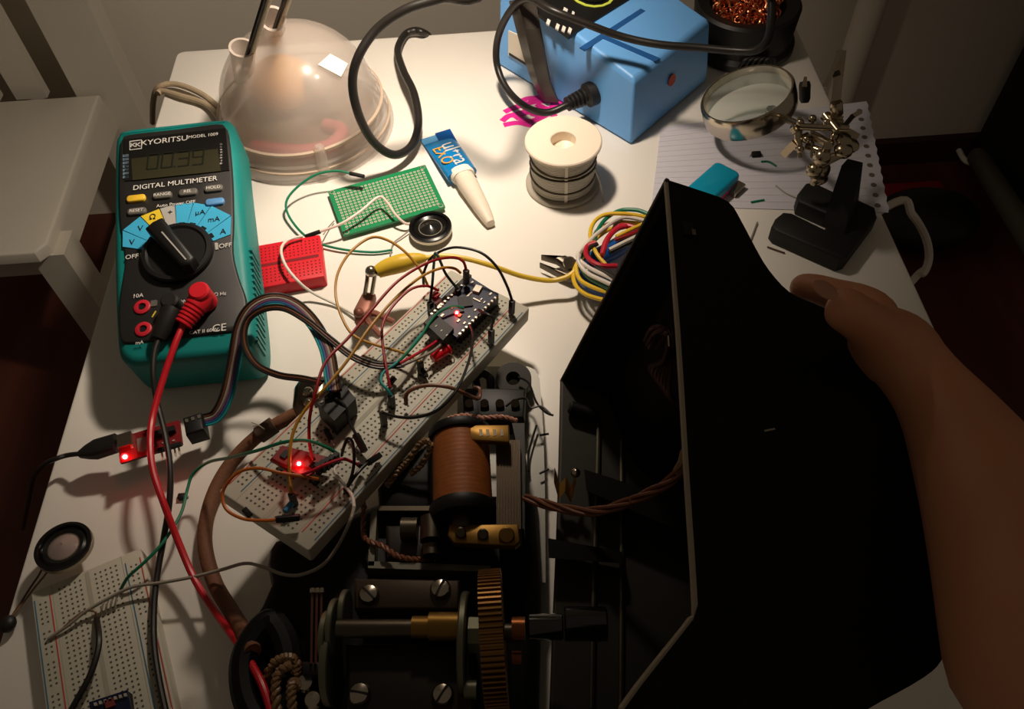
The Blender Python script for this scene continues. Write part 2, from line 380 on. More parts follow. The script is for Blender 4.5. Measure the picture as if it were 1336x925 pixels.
for (bx, by), (tx, ty), zz in (((318, 97), (316, 62), 0.062), ((358, 45), (356, 24), 0.068)):
    s0 = P(bx, by, zz); s1 = P(tx, ty, zz + 0.022)
    mb = MB().lathe([(0.0060, -0.006), (0.0066, 0), (0.0082, (s1 - s0).length), (0.0066, (s1 - s0).length), (0.005, 0.004), (0.0003, 0.004)], s0, s1 - s0, 24, cap=False)
    mb.build('rod_socket', SOCK, lamp, True)
    a = s0 + (s1 - s0) * 0.3
    d = (PY(tx + 29, ty - 64, s1.y - 0.018) - a)
    e = a + d * 2.2
    MB().tube([a, e, HEAD + V((-0.02 if tx < 340 else 0.0, 0.02, 0.05))], 0.0014, 10).build('arm_rod', ROD, lamp, True)
    MB().tube([a + V((0.0030, 0, 0)), e + V((0.0031, 0, 0))], 0.0016, 10).build('arm_sleeve', M_('clear_sleeve', (206, 190, 165), 0.4), lamp, True)
ax = (LAMP_AIM - LAMP).normalized()
MB().lathe([(0.012, -0.055), (0.02, -0.05), (0.028, -0.03), (0.04, -0.006), (0.0385, -0.006), (0.026, -0.029), (0.018, -0.046), (0.0005, -0.046)], LAMP - ax * 0.002, ax, 32).build('lamp_shade', M_('shade_metal', (200, 196, 188), 0.4, 0.3), lamp, True)
DF = frame(LAMP - ax * 0.004, ax.orthogonal(), ax.cross(ax.orthogonal()))
MB().prism(rrect(0.036, 0.036, 0.002, 2), -0.004, -0.001).xf(DF).build('light_diffuser', M_('lit_diffuser', (255, 232, 205), 0.5, emit=22.0, var=0.0), lamp, True)
MB().tube(catmull([DC + V((-0.058, 0.012, 0.006)), P(265, 124, 0.006), P(230, 110, 0.006), P(207, 114, 0.004), P(200, 132, -0.012), P(199, 160, -0.05)], 7), 0.0022, 10).build('cord', M_('beige_cord', (168, 150, 124), 0.5), lamp, True)
MB().tube(catmull([DC + V((-0.058, 0.0, 0.006)), P(270, 137, 0.004), P(235, 125, 0.004), P(212, 119, 0.0026), P(206, 122, 0.0026)], 7), 0.0022, 10).build('cord', M_('beige_cord', (168, 150, 124), 0.5), lamp, True)

# ------------------------------------------------------------------ soldering station
b0 = P(650, 85); b1 = P(823, 190); b2 = P(922, 106); b3 = b0 + b2 - b1
st = thing('soldering_station', 'light blue soldering station with black control panel and thick black cable', 'soldering station', (b0 + b2) / 2)
BLUE = M_('light_blue_plastic', (108, 172, 236), 0.38, var=0.03)
cen = (b0 + b2) / 2
def up(p, z, k): q = p + (cen - p) * k; return V((q.x, q.y, z))
hts = (0.070, 0.050, 0.050, 0.070)
mb = MB()
lo = [V((p.x, p.y, 0.001)) for p in (b0, b1, b2, b3)]; l2 = [up(p, 0.012, 0.01) for p in (b0, b1, b2, b3)]; l3 = [up(p, h - 0.003, 0.06) for p, h in zip((b0, b1, b2, b3), hts)]; l4 = [up(p, h, 0.095) for p, h in zip((b0, b1, b2, b3), hts)]
vs = lo + l2 + l3 + l4
fs = [(3, 2, 1, 0), (12, 13, 14, 15)] + [(k * 4 + i, k * 4 + (i + 1) % 4, k * 4 + 4 + (i + 1) % 4, k * 4 + 4 + i) for k in range(3) for i in range(4)]
bo = mb.add(vs, fs).build('body', BLUE, st, True, angle=20)
bv = bo.modifiers.new('bevel', 'BEVEL'); bv.width = 0.003; bv.segments = 3; bv.limit_method = 'ANGLE'; bv.angle_limit = math.radians(15)
TM = frame((l4[0] + l4[1] + l4[2] + l4[3]) / 4, l4[1] - l4[0], l4[2] - l4[1])
def tp(x, y, h=0.0): return LC(TM, x, y, h)
def top_slab(pts, h0, h1, name, m, par=st, ch=0.0):
    mb = MB().prism([tp(x, y, h1) for x, y in pts], h0, h1, ch).xf(TM); return mb.build(name, m, par, True)
pan = top_slab([(662, -12), (742, 48), (822, -2), (760, -60)], -0.001, 0.0012, 'control_panel', BLACKP)
pi = pan
for i, (x, y, wd) in enumerate([(712, 6, 9), (722, 12, 5), (738, 12, 6), (748, 17, 4), (716, 27, 5), (728, 33, 5), (736, 36, 5), (744, 38, 5)]):
    top_slab([(x - wd / 2 + 1, y - 3), (x + wd / 2, y - 3 + wd * .5), (x + wd / 2 - 2, y + 3 + wd * .5), (x - wd / 2 - 1, y + 3)], 0.001, 0.0022, 'panel_mark', INKW, pan)
kx, ky = tp(772, -10, 0.001)
MB().cyl(TM @ V((kx, ky, 0.001)), TM @ V((kx, ky, 0.016)), 0.012, 0.010, 28, 0.001).build('knob', BLACKP, st, True)
gm = M_('yellow_green_mark', (200, 214, 80), 0.5)
MB().lathe([(0.0165, 0), (0.0165, 0.0004), (0.0145, 0.0004)], TM @ V((kx, ky, 0.0012)), TM.to_3x3() @ V((0, 0, 1)), 16, 0, 360, cap=False).build('dial_ring', gm, st, True)
GRV = M_('groove_blue', (30, 84, 146), 0.5)
top_slab([(756, 62), (763, 66), (842, 14), (836, 11)], -0.0005, 0.0003, 'groove', GRV)
top_slab([(786, 50), (854, 80), (862, 76), (792, 47)], -0.0005, 0.0003, 'groove', GRV)
# red round sticker on the end face
nE = (l3[1] - l2[1]).cross(l2[2] - l2[1]).normalized()
if nE.x < 0: nE = -nE
pe = PP(875, 104, l2[1], nE)
MB().cyl(pe + nE * 0.0008, pe + nE * 0.0014, 0.0042, n=20).build('sticker_or_reflection', M_('red_sticker', (196, 84, 70), 0.6), st, True)
nF = (l3[0] - l2[0]).cross(l2[1] - l2[0]).normalized()
if nF.y > 0: nF = -nF
def ff(x, y, h=0.0): return PP(x, y, l2[0] + nF * h, nF)
q = [ff(663, 40, 0.0012), ff(663, 72, 0.0012), ff(690, 88, 0.0012), ff(690, 52, 0.0012)]
MB().hexa([p - nF * 0.001 for p in q], q).build('rating_label', M_('cream_label', (214, 206, 190), 0.6), st, True)
q = [ff(664, 69, 0.0016), ff(664, 72, 0.0016), ff(690, 88, 0.0016), ff(690, 85, 0.0016)]
MB().hexa([p - nF * 0.001 for p in q], q).build('rating_label', INKD, st, True)
sr = ff(772, 122)
dirn = (P(715, 147, 0.02) - sr).normalized()
MB().lathe([(0.0085, -0.002), (0.0085, 0.004), (0.007, 0.005)] + [(r, 0.006 + 0.003 * i + d) for i in range(5) for r, d in ((0.0056 - 0.0003 * i, 0), (0.0062 - 0.0003 * i, 0.0006), (0.0062 - 0.0003 * i, 0.0018), (0.0048 - 0.0003 * i, 0.0022))], sr, dirn, 20).build('strain_relief', BLACKR, st, True)
cab = [sr + dirn * 0.012, P(738, 138, 0.022), P(712, 147, 0.018), P(684, 138, 0.014), P(660, 114, 0.016), P(648, 82, 0.026), P(650, 48, 0.045), P(666, 14, 0.07), P(688, -2, 0.085), P(720, 13, 0.088), P(762, 30, 0.082), P(812, 48, 0.074), P(860, 58, 0.072), P(910, 62, 0.072), P(955, 66, 0.074), P(984, 66, 0.078), P(1000, 54, 0.085), P(1006, 28, 0.095), P(1007, -20, 0.11)]
MB().tube(catmull(cab, 8), 0.0025, 12).build('iron_cable', BLACKC, st, True)
MB().lathe([(0.004, 0), (0.009, 0.006), (0.0095, 0.05), (0.008, 0.075), (0.003, 0.08), (0.0022, 0.13), (0.0004, 0.14)], P(1007, -16, 0.109), P(1004, -90, 0.150) - P(1007, -16, 0.109), 20).build('iron_handle', BLACKP, st, True)
# loose cord loop standing on the table
MB().tube(catmull([V((0.070, 0.640, 0.03)), V((0.062, 0.650, 0.08)), V((0.040, 0.63, 0.13)), P(640, -24, 0.128), P(575, -2, 0.115), P(530, 12, 0.11), P(492, 38, 0.10), P(467, 75, 0.088), P(460, 112, 0.072), P(470, 155, 0.05), P(490, 188, 0.028), P(515, 202, 0.014), P(537, 190, 0.010), P(546, 160, 0.012), P(540, 122, 0.016), P(526, 92, 0.014), P(519, 66, 0.008), P(528, 46, 0.005), P(541, 40, 0.006), P(553, 43, 0.004), P(560, 49, -0.012), P(563, 62, -0.06), P(564, 90, -0.15)], 8), 0.0029, 12).build('power_cord', BLACKC, st, True)
# grey plastic strap in front of the station
sp_ = [(P(664, 2, 0.075), P(697, 2, 0.075)), (P(672, 34, 0.062), P(704, 38, 0.062)), (P(682, 72, 0.040), P(711, 76, 0.040)), (P(692, 102, 0.020), P(717, 108, 0.020)), (P(704, 128, 0.003), P(728, 134, 0.003))]
mb = MB(); vs = []; off = V((0.006, 0.006, 0.0))
for a, c in sp_:
    mdl = (a + c) / 2 + V((-0.002, -0.003, 0.001)); vs += [a, mdl, c]
n_ = len(vs); th = V((0.001, 0.0014, 0)); vs2 = vs + [v_ + th for v_ in vs]
fs = []
for i in range(4):
    for j in range(2):
        a = i * 3 + j; fs += [(a, a + 1, a + 4, a + 3), (n_ + a, n_ + a + 3, n_ + a + 4, n_ + a + 1)]
    fs += [(i * 3, i * 3 + 3, n_ + i * 3 + 3, n_ + i * 3), (i * 3 + 2, n_ + i * 3 + 2, n_ + i * 3 + 5, i * 3 + 5)]
fs += [(12, 13, n_ + 13, n_ + 12), (13, 14, n_ + 14, n_ + 13)]
one(mb.add(vs2, fs), 'plastic_strap', M_('smoke_plastic', (72, 66, 60), 0.25), 'dark grey plastic strap leaning against the blue soldering station', 'strap')

# ------------------------------------------------------------------ tip cleaner
tcn = P(967, 62, 0.0); tcn = V((tcn.x, tcn.y + 0.005, 0))
tcl = thing('tip_cleaner', 'black tip cleaner cup filled with copper shavings behind the magnifier', 'tip cleaner', tcn)
MB().lathe([(0.038, 0), (0.040, 0.002), (0.040, 0.006), (0.037, 0.009), (0.0385, 0.028), (0.039, 0.034), (0.037, 0.036), (0.028, 0.034), (0.026, 0.022), (0.0005, 0.022)], n=48).build('cup', BLACKP, tcl)
mb = MB()
for k in range(260):
    a = random.random() * 6.28; r = 0.024 * math.sqrt(random.random()); c = V((r * math.cos(a), r * math.sin(a), 0.025 + 0.016 * math.sqrt(max(0, 1 - (r / 0.026) ** 2)) * random.uniform(0.7, 1)))
    u = V((random.gauss(0, 1), random.gauss(0, 1), random.gauss(0, 1))).normalized(); v = u.orthogonal().normalized(); q = random.uniform(0.0018, 0.0042)
    mb.tube([c + (u * math.cos(t_ * 0.7) + v * math.sin(t_ * 0.7)) * q + u.cross(v) * t_ * 0.0003 for t_ in range(8)], 0.0007, 5)
tag(mb.build('copper_wool', COPPER, tcl), kind='stuff')
# iron stand coil peeking out between cleaner and magnifier
t = thing('iron_stand', 'small black wire stand between tip cleaner and magnifier', 'stand', P(985, 88, 0))
for k in range(5): MB().tube(catmull([P(962 + k * 8, 95, 0.001), P(970 + k * 7, 80, 0.012), P(986 + k * 6, 76, 0.013), P(1000 + k * 2, 92, 0.001)], 5), 0.0011, 6).build('wire', BLACKP, t, True)

# ------------------------------------------------------------------ solder spool
sc_ = P(735, 182, 0.037); sc_ = V((sc_.x, sc_.y, 0))
spool = thing('solder_spool', 'white plastic spool wound with grey solder wire in front of the station', 'spool', sc_)
FL = M_('white_spool_plastic', (240, 226, 206), 0.4, var=0.02)
MB().lathe([(0.0085, 0.034), (0.0235, 0.034), (0.0245, 0.0347), (0.0245, 0.0363), (0.0238, 0.037), (0.0085, 0.037), (0.008, 0.0366), (0.008, 0.0344)], n=56, cap=False).build('flange', FL, spool)
MB().lathe([(0.0085, 0.0), (0.0235, 0.0), (0.0245, 0.0007), (0.0245, 0.0023), (0.0238, 0.003), (0.0085, 0.003)], n=56, cap=False).build('flange', M_('shaded_spool_plastic', (176, 168, 154), 0.45), spool)  # lower flange of the white spool, coloured grey to paint its shadow
MB().lathe([(0.008, 0.0), (0.0098, 0.003), (0.0098, 0.034), (0.008, 0.036), (0.0078, 0.03), (0.0005, 0.026)], n=40, cap=False).build('hub', FL, spool)
SOLD = M_('grey_solder', (186, 180, 168), 0.45, 0.25)
hl = [];
for k in range(22 * 28):
    a = 2 * math.pi * k / 28; hl.append((0.0204 * math.cos(a), 0.0204 * math.sin(a), 0.0035 + 0.0300 * k / (22 * 28)))
MB().lathe([(0.0096, 0.003), (0.0200, 0.003), (0.0200, 0.034), (0.0096, 0.034)], n=40, cap=False).build('solder_core', SOLD, spool)
MB().tube(hl, 0.0008, 6).build('solder_winding', SOLD, spool)
for zz, tl in ((0.012, 0.002), (0.019, -0.002), (0.0265, 0.003)):
    MB().tube([(0.0213 * math.cos(a / 40 * 6.283), 0.0213 * math.sin(a / 40 * 6.283), zz + tl * math.sin(a / 40 * 6.283)) for a in range(40)], 0.0007, 6, True).build('loose_turn', DSTEEL, spool)
MB().box((0, -0.0211, 0.017), (0.002, 0.0006, 0.030)).build('clear_tape', M_('clear_tape', (210, 202, 188), 0.2), spool)
MB().tube(catmull([(0.019, -0.009, 0.02), (0.0225, -0.012, 0.012), (0.024, -0.016, 0.004), (0.0245, -0.021, 0.001)], 5), 0.0006, 6).build('loose_end', SOLD, spool)

# ------------------------------------------------------------------ glue tube
g0 = (P(553, 188) + P(583, 170)) / 2; g1 = P(640, 290, 0.005)
GM = frame(V((g0.x, g0.y, 0.0005)), V((g1.x - g0.x, g1.y - g0.y, 0)), V((g0.y - g1.y, g1.x - g0.x, 0)))
glue = thing('glue_tube', 'blue and orange glue tube with a white cap beside the green board', 'glue tube', M=GM)
GL = (V((g1.x, g1.y, 0)) - V((g0.x, g0.y, 0))).length
hw = px(568, 180, 0, 21)
def loft(rings, mb=None):
    mb = mb or MB(); n = 20; vs = []
    for x, wy, hz in rings:
        for k in range(n):
            a = 2 * math.pi * k / n; vs.append((x, wy * math.copysign(abs(math.cos(a)) ** 0.8, math.cos(a)), hz + hz * math.sin(a)))
    fs = [(i * n + k, i * n + (k + 1) % n, (i + 1) * n + (k + 1) % n, (i + 1) * n + k) for i in range(len(rings) - 1) for k in range(n)]
    fs += [tuple(reversed(range(n))), tuple((len(rings) - 1) * n + k for k in range(n))]
    return mb.add(vs, fs)
L1 = GL * 0.52
loft([(0, hw, 0.0006), (L1 * 0.12, hw * 0.98, 0.0007), (L1 * 0.2, hw * 0.95, 0.0018), (L1 * 0.6, hw * 0.95, 0.0042), (L1, hw * 0.92, 0.0055)]).build('tube_body', M_('glue_blue', (10, 124, 190), 0.25, var=0.04), glue)
MB().prism([(0.0002, 0), (0.0002, -hw), (L1 * 0.13, -hw * 0.97), (L1 * 0.13, 0)], 0.0013, 0.0016).build('crimp_end', M_('glue_light_blue', (96, 164, 214), 0.3), glue)
MB().prism([(0.0002, hw), (0.0002, 0), (L1 * 0.2, 0), (L1 * 0.3, hw * 0.95)], 0.0013, 0.0030).build('crimp_end', M_('glue_navy', (16, 74, 140), 0.3), glue)
loft([(L1 * 0.93, hw * 0.7, 0.0058), (L1 * 1.02, hw * 0.74, 0.0062), (L1 * 1.06, hw * 0.7, 0.006)]).build('collar', WHITEP, glue)
loft([(L1 * 1.03, hw * 0.58, 0.0058), (L1 * 1.2, hw * 0.6, 0.0058), (GL * 0.85, hw * 0.46, 0.0046), (GL * 0.96, hw * 0.34, 0.0036), (GL, hw * 0.26, 0.003)]).build('cap', M_('glue_cap', (226, 214, 196), 0.45), glue)
GT = math.atan2(0.0095 - 0.0030, L1 * 0.7)
def gtext(body, size, m, x, y, rot): 
    z = 0.0036 + (x - L1 * 0.2) / (L1 * 0.8) * 0.0078
    o = text(body, size, m, glue, x, y, z + 0.0006); o.rotation_euler = (0, -GT * 0.98, 0); return o
gtext('ultra', 0.0165, INKW, L1 * 0.60, hw * 0.28, 0)
gtext('EXO', 0.0120, M_('orange_ink', (236, 160, 40), 0.5), L1 * 0.58, -hw * 0.45, 0)

# ------------------------------------------------------------------ perfboard
def board_frame(pts, z):
    a, b_, c, d = [P(x, y, z) for x, y in pts]      # far-left, far-right, near-right, near-left
    o = (a + b_ + c + d) / 4; ex = ((b_ - a) + (c - d)) / 2; ey = ((a - d) + (b_ - c)) / 2
    return frame(V((o.x, o.y, 0)), ex, ey), ex.length, ey.length
PM, pl, pw = board_frame([(427, 248), (555, 216), (581, 268), (449, 309)], 0.0045)
pf = thing('perfboard', 'green perforated prototype board with tinned pads in front of the lamp dome', 'circuit board', M=PM)
MB().prism(rrect(pl, pw, 0.0008, 2), 0.0028, 0.0044).build('board', GREENB, pf)
mb = MB(); mh = MB()
nx, ny = 24, 14
for i in range(nx):
    for j in range(ny):
        x = (i - (nx - 1) / 2) * (pl * 0.93 / nx); y = (j - (ny - 1) / 2) * (pw * 0.86 / ny)
        mb.prism([(x + 0.00098 * math.cos(k * math.pi / 3), y + 0.00098 * math.sin(k * math.pi / 3)) for k in range(6)], 0.0044, 0.00448)
        mh.box((x, y, 0.00452), (0.0006, 0.0006, 0.0001))
tag(mb.build('pads', M_('solder_pad', (196, 186, 166), 0.4), pf), kind='stuff'); tag(mh.build('pad_holes', HOLE, pf), kind='stuff')
for sx in (-1, 1):
    for sy in (-1, 1): MB().lathe([(0.0012, 0.0044), (0.0018, 0.00455), (0.0012, 0.0046)], (sx * (pl / 2 - 0.0025), sy * (pw / 2 - 0.0022), 0), n=14, cap=False).build('mounting_hole', TIN, pf)
for sx in (-1, 1): MB().cyl((sx * pl * 0.4, -pw * 0.4, 0), (sx * pl * 0.4, -pw * 0.4, 0.003), 0.0008, n=8).build('solder_tail', TIN, pf)
for sx in (-1, 1): MB().cyl((sx * pl * 0.4, pw * 0.4, 0), (sx * pl * 0.4, pw * 0.4, 0.003), 0.0008, n=8).build('solder_tail', TIN, pf)

# ------------------------------------------------------------------ small speakers
def speaker(c, r, label, tilt, conem, name='small_speaker'):
    Mx = Matrix.Translation(c) @ tilt
    s = thing(name, label, 'speaker', M=Mx)
    MB().lathe([(r * 0.55, 0), (r * 0.6, 0.0), (r * 0.62, 0.0028), (r * 0.96, 0.003), (r, 0.0036), (r, 0.0058)], n=48).build('basket', M_('speaker_steel', (176, 168, 150), 0.3, 0.9), s)
    MB().lathe([(r * 0.99, 0.0058), (r * 0.985, 0.0070), (r * 0.86, 0.0074), (r * 0.80, 0.0060), (r * 0.8, 0.0056)], n=48, cap=False).build('rim', M_('gloss_black', (18, 17, 17), 0.2), s)
    MB().lathe([(r * 0.82, 0.0058), (r * 0.7, 0.0066), (r * 0.52, 0.0056)], n=48, cap=False).build('surround', M_('gloss_black', (18, 17, 17), 0.2), s)
    MB().lathe([(r * 0.54, 0.0056), (r * 0.45, 0.0062), (r * 0.25, 0.0076), (0.0003, 0.0084)], n=48, cap=False).build('cone', conem, s)
    return s
spc = P(562, 300, 0.004); spr = px(562, 297, 0.004, 28)
speaker(V((spc.x, spc.y, 0.0005)), spr, 'small round black speaker lying beside the green perforated board', Matrix.Identity(4), M_('gloss_cone', (30, 28, 27), 0.18, coat=0.5))
s2 = P(86, 718, 0.012)
speaker(V((s2.x, s2.y, 0.009)), px(86, 718, 0.01, 36), 'small round speaker with a clear grey cone at the lower left', Matrix.Rotation(math.radians(-7), 4, 'X'), M_('clear_cone', (150, 132, 126), 0.15, coat=0.6))

# ------------------------------------------------------------------ breadboards
def breadboard(name, label, M, L, Wd, th, m, rails=True, ncol=63):
    t = thing(name, label, 'breadboard', M=M)
    MB().prism(rrect(L, Wd, 0.0012, 2), 0, th, 0.0006).build('body', m, t)
    ph = Wd / 21.6 if rails else Wd / 14.0; pc = L * 0.965 / ncol
    MB().prism(rrect(L * 0.985 if rails else L * 0.9, ph * 0.9, 0.0004, 1), th - 0.0001, th + 0.00012).build('centre_channel', M_('channel_shade', (172, 168, 152), 0.7) if rails else M_('red_channel', (120, 12, 22), 0.6), t)
    mb = MB()
    def hole(x, y): mb.box((x, y, th + 0.00006), (pc * 0.34, pc * 0.34, 0.00012))
    for i in range(ncol):
        x = (i - (ncol - 1) / 2) * pc
        for j in range(5):
            for s in (-1, 1): hole(x, s * (1.5 + j) * ph)
    if rails:
        for s in (-1, 1):
            for j, mm in ((7.35, RAILR if s < 0 else RAILB), (10.25, RAILB if s < 0 else RAILR)):
                MB().box((0, s * j * ph, th + 0.00008), (L * 0.94, 0.0005, 0.0002)).build('rail_line', mm, t)
            for i in range(ncol - 3):
                if i % 6 == 5: continue
                x = (i - (ncol - 4) / 2) * pc
                hole(x, s * 8.3 * ph); hole(x, s * 9.3 * ph)
            MB().box((0, s * 6.8 * ph, th + 0.00003), (L * 0.995, 0.00035, 0.0001)).build('rail_joint', M_('channel_shade', (172, 168, 152), 0.7), t)
    tag(mb.build('socket_holes', HOLE if rails else M_('red_hole', (92, 8, 16), 0.8), t), kind='stuff')
    return t
def lift_frame(quad, th):
    a, b_, c, d = [P(*q) for q in quad]
    o = (a + b_ + c + d) / 4; ex = ((b_ - a) + (c - d)) / 2; ey = ((a - d) + (b_ - c)) / 2
    F = frame(o, ex, ey); return F @ Matrix.Translation((0, 0, -th)), ex.length, ey.length
MBM, bl_, bw_ = lift_frame([(296, 639, 0.054), (590, 344, 0.034), (690, 410, 0.034), (391, 721, 0.054)], 0.009)
breadboard('breadboard', 'long ivory breadboard full of jumper wires resting on the telephone base', MBM, bl_, bw_, 0.009, IVORY)
TH = 0.009
def on(x, y, h=0.0):         # world point on the top of the long breadboard
    q = LC(MBM, x, y, TH + h); return MBM @ V((q[0], q[1], TH + h))
LBM, ll_, lw_ = lift_frame([(46, 772, 0.0085), (190, 711, 0.0085), (223, 934, 0.0085), (62, 1006, 0.0085)], 0.0085)
# long axis of this one runs towards the viewer: turn the frame
RZ = Matrix.Rotation(math.radians(-90), 4, 'Z')
breadboard('breadboard', 'ivory breadboard at the lower left corner of the photo beneath the speaker', (LBM @ Matrix.Translation((0, lw_ / 2 - 0.0825, 0)) @ RZ), 0.165, ll_, 0.0085, IVORY)
RBM, rl_, rw_ = board_frame([(327, 322), (415, 306), (426, 360), (327, 378)], 0.009)
breadboard('mini_breadboard', 'small red mini breadboard right of the multimeter', RBM, rl_, rw_, 0.009, REDP, False, 17)

# ------------------------------------------------------------------ multimeter
TL, TR, BR_, BL_ = P(146, 170, 0.060), P(307, 154, 0.060), P(340, 466, 0.034), P(153, 482, 0.034)
o = (TL + TR + BR_ + BL_) / 4
FM = frame(o, (TR - TL) + (BR_ - BL_), (TL - BL_) + (TR - BR_))
MT = 0.034
MM = FM @ Matrix.Translation((0, 0, -MT))
mm_ = thing('multimeter', 'digital multimeter in a teal rubber holster with a large black dial', 'multimeter', M=MM)
def fp(x, y, h=MT): return LC(MM, x, y, h)
out = [(147, 190), (150, 176), (162, 166), (220, 159), (288, 152), (301, 156), (306, 168), (310, 210), (316, 265), (322, 320), (328, 375), (332, 420), (331, 446), (322, 458), (300, 462), (240, 468), (180, 474), (162, 471), (152, 458), (149, 430), (147, 380), (146, 320), (146, 250)]
MB().prism([tuple(q[:2]) for q in catmull([(*fp(*p), 0) for p in out], 3, True)], 0.0, MT, 0.005, 0.003).build('holster', TEAL, mm_)
face = [(157, 196), (160, 184), (170, 177), (230, 170), (284, 163), (294, 167), (299, 178), (304, 230), (306, 290), (305, 330), (312, 362), (322, 392), (322, 424), (315, 432), (270, 438), (200, 446), (168, 449), (158, 443), (156, 410), (160, 370), (164, 340), (158, 300), (156, 250)]
MB().prism([tuple(q[:2]) for q in catmull([(*fp(*p), 0) for p in face], 3, True)], MT - 0.004, MT + 0.0015, 0.0012).build('face_plate', DKFACE, mm_)
FZ = MT + 0.0015
def slab(pts, name, m, h0=0.0, h1=0.0006, par=mm_, ch=0.0): return MB().prism([fp(x, y, FZ + h1) for x, y in pts], FZ + h0 - 0.0002, FZ + h1, ch).build(name, m, par)
slab([(161, 182), (294, 167), (299, 222), (163, 236)], 'display_bezel', M_('display_bezel', (24, 23, 22), 0.3))
slab([(171, 207), (284, 194), (288, 223), (173, 235)], 'lcd_screen', M_('lcd_olive', (50, 48, 32), 0.35), 0, 0.0009)
SEG = M_('lcd_segment', (26, 28, 20), 0.4)
x0, y0 = fp(203, 214); x1, y1 = fp(259, 208.5); dig = (x1 - x0) / 3
rotm = math.atan2(y1 - y0, x1 - x0)
segs = {'0': 'abcdef', '3': 'abcdg', '9': 'abcdfg'}
for i, chh in enumerate('0039'):
    cxx = x0 + (x1 - x0) * (i / 3.0) + (0.0006 if i > 1 else -0.0006); cyy = y0 + (y1 - y0) * i / 3
    hw_, hh = 0.0031, 0.0058
    D = MB()
    for sgm in segs[chh]:
        c_, s_ = {'a': ((0, hh), (2 * hw_, 0.001)), 'g': ((0, 0), (2 * hw_, 0.001)), 'd': ((0, -hh), (2 * hw_, 0.001)), 'b': ((hw_, hh / 2), (0.001, hh)), 'c': ((hw_, -hh / 2), (0.001, hh)), 'f': ((-hw_, hh / 2), (0.001, hh)), 'e': ((-hw_, -hh / 2), (0.001, hh))}[sgm]
        D.box((cxx + c_[0], cyy + c_[1], FZ + 0.001), (*s_, 0.0002))
    D.build('lcd_digit', SEG, mm_)
MB().box(((x0 + x1) / 2 - 0.0002, y0 - 0.0055, FZ + 0.001), (0.001, 0.001, 0.0002)).build('lcd_point', SEG, mm_)
def mt(body, x, y, size, m=INKW, sx=1.0, rot=None, h=0.0008, shear=0.0):
    q = fp(x, y, FZ + h); return text(body, size, m, mm_, q[0], q[1], FZ + h, rotm if rot is None else rot, 'lettering', sx, shear)
rotm = math.atan2(fp(290, 175)[1] - fp(170, 189)[1], fp(290, 175)[0] - fp(170, 189)[0])
mt('KYORITSU', 214.5, 183.5, 0.0057, sx=1.06); mt('MODEL 1009', 265, 177, 0.0034, sx=0.95)
# square emblem left of the name
for rr in ((169, 184, 185, 182, 185, 194, 169, 196),):
    slab([(rr[0], rr[1]), (rr[2], rr[3]), (rr[4], rr[5]), (rr[6], rr[7])], 'emblem', INKW, 0.0, 0.0007)
    slab([(rr[0] + 1, rr[1] + 1), (rr[2] - 1, rr[3] + 1), (rr[4] - 1, rr[5] - 1), (rr[6] + 1, rr[7] - 1)], 'emblem', DKFACE, 0.0006, 0.0008)
mt('K', 173.5, 189.5, 0.0046, h=0.001, sx=1.2); mt('K', 180, 189, 0.0046, h=0.001, sx=1.2)
mt('DIGITAL MULTIMETER', 228.5, 239, 0.0050); mt('Auto Power OFF', 229.5, 266, 0.0032)
for k in range(7): slab([(160, 202 + k * 4.6), (168, 201 + k * 4.6), (168, 204.2 + k * 4.6), (160, 205.2 + k * 4.6)], 'function_mark', M_('steel_blue_ink', (96, 116, 130), 0.6))
for k in range(8): slab([(287, 187 + k * 3.6), (290, 186.7 + k * 3.6), (290, 188.7 + k * 3.6), (287, 189 + k * 3.6)], 'function_mark', INKW)
BTN = M_('grey_button', (96, 93, 86), 0.5)
for (x, y, m_, tx) in ((177, 258, M_('yellow_button', (228, 186, 52), 0.45), ''), (211.5, 254, BTN, 'RANGE'), (245, 250, BTN, 'REL'), (278.5, 245, BTN, 'HOLD'), (178, 275, BTN, 'RESET'), (280, 262.5, M_('blue_button', (92, 148, 200), 0.45), '')):
    c_ = fp(x, y, FZ + 0.0015); bb_ = MB().prism(rrect(0.0108, 0.0048, 0.0018, 3), FZ - 0.0002, FZ + 0.0018, 0.0007).xf(Matrix.Translation((c_[0], c_[1], 0)) @ Matrix.Rotation(rotm, 4, 'Z')).build('button', m_, mm_)
    if tx: text(tx, 0.0030, INKW, bb_, c_[0], c_[1], FZ + 0.0019, rotm)
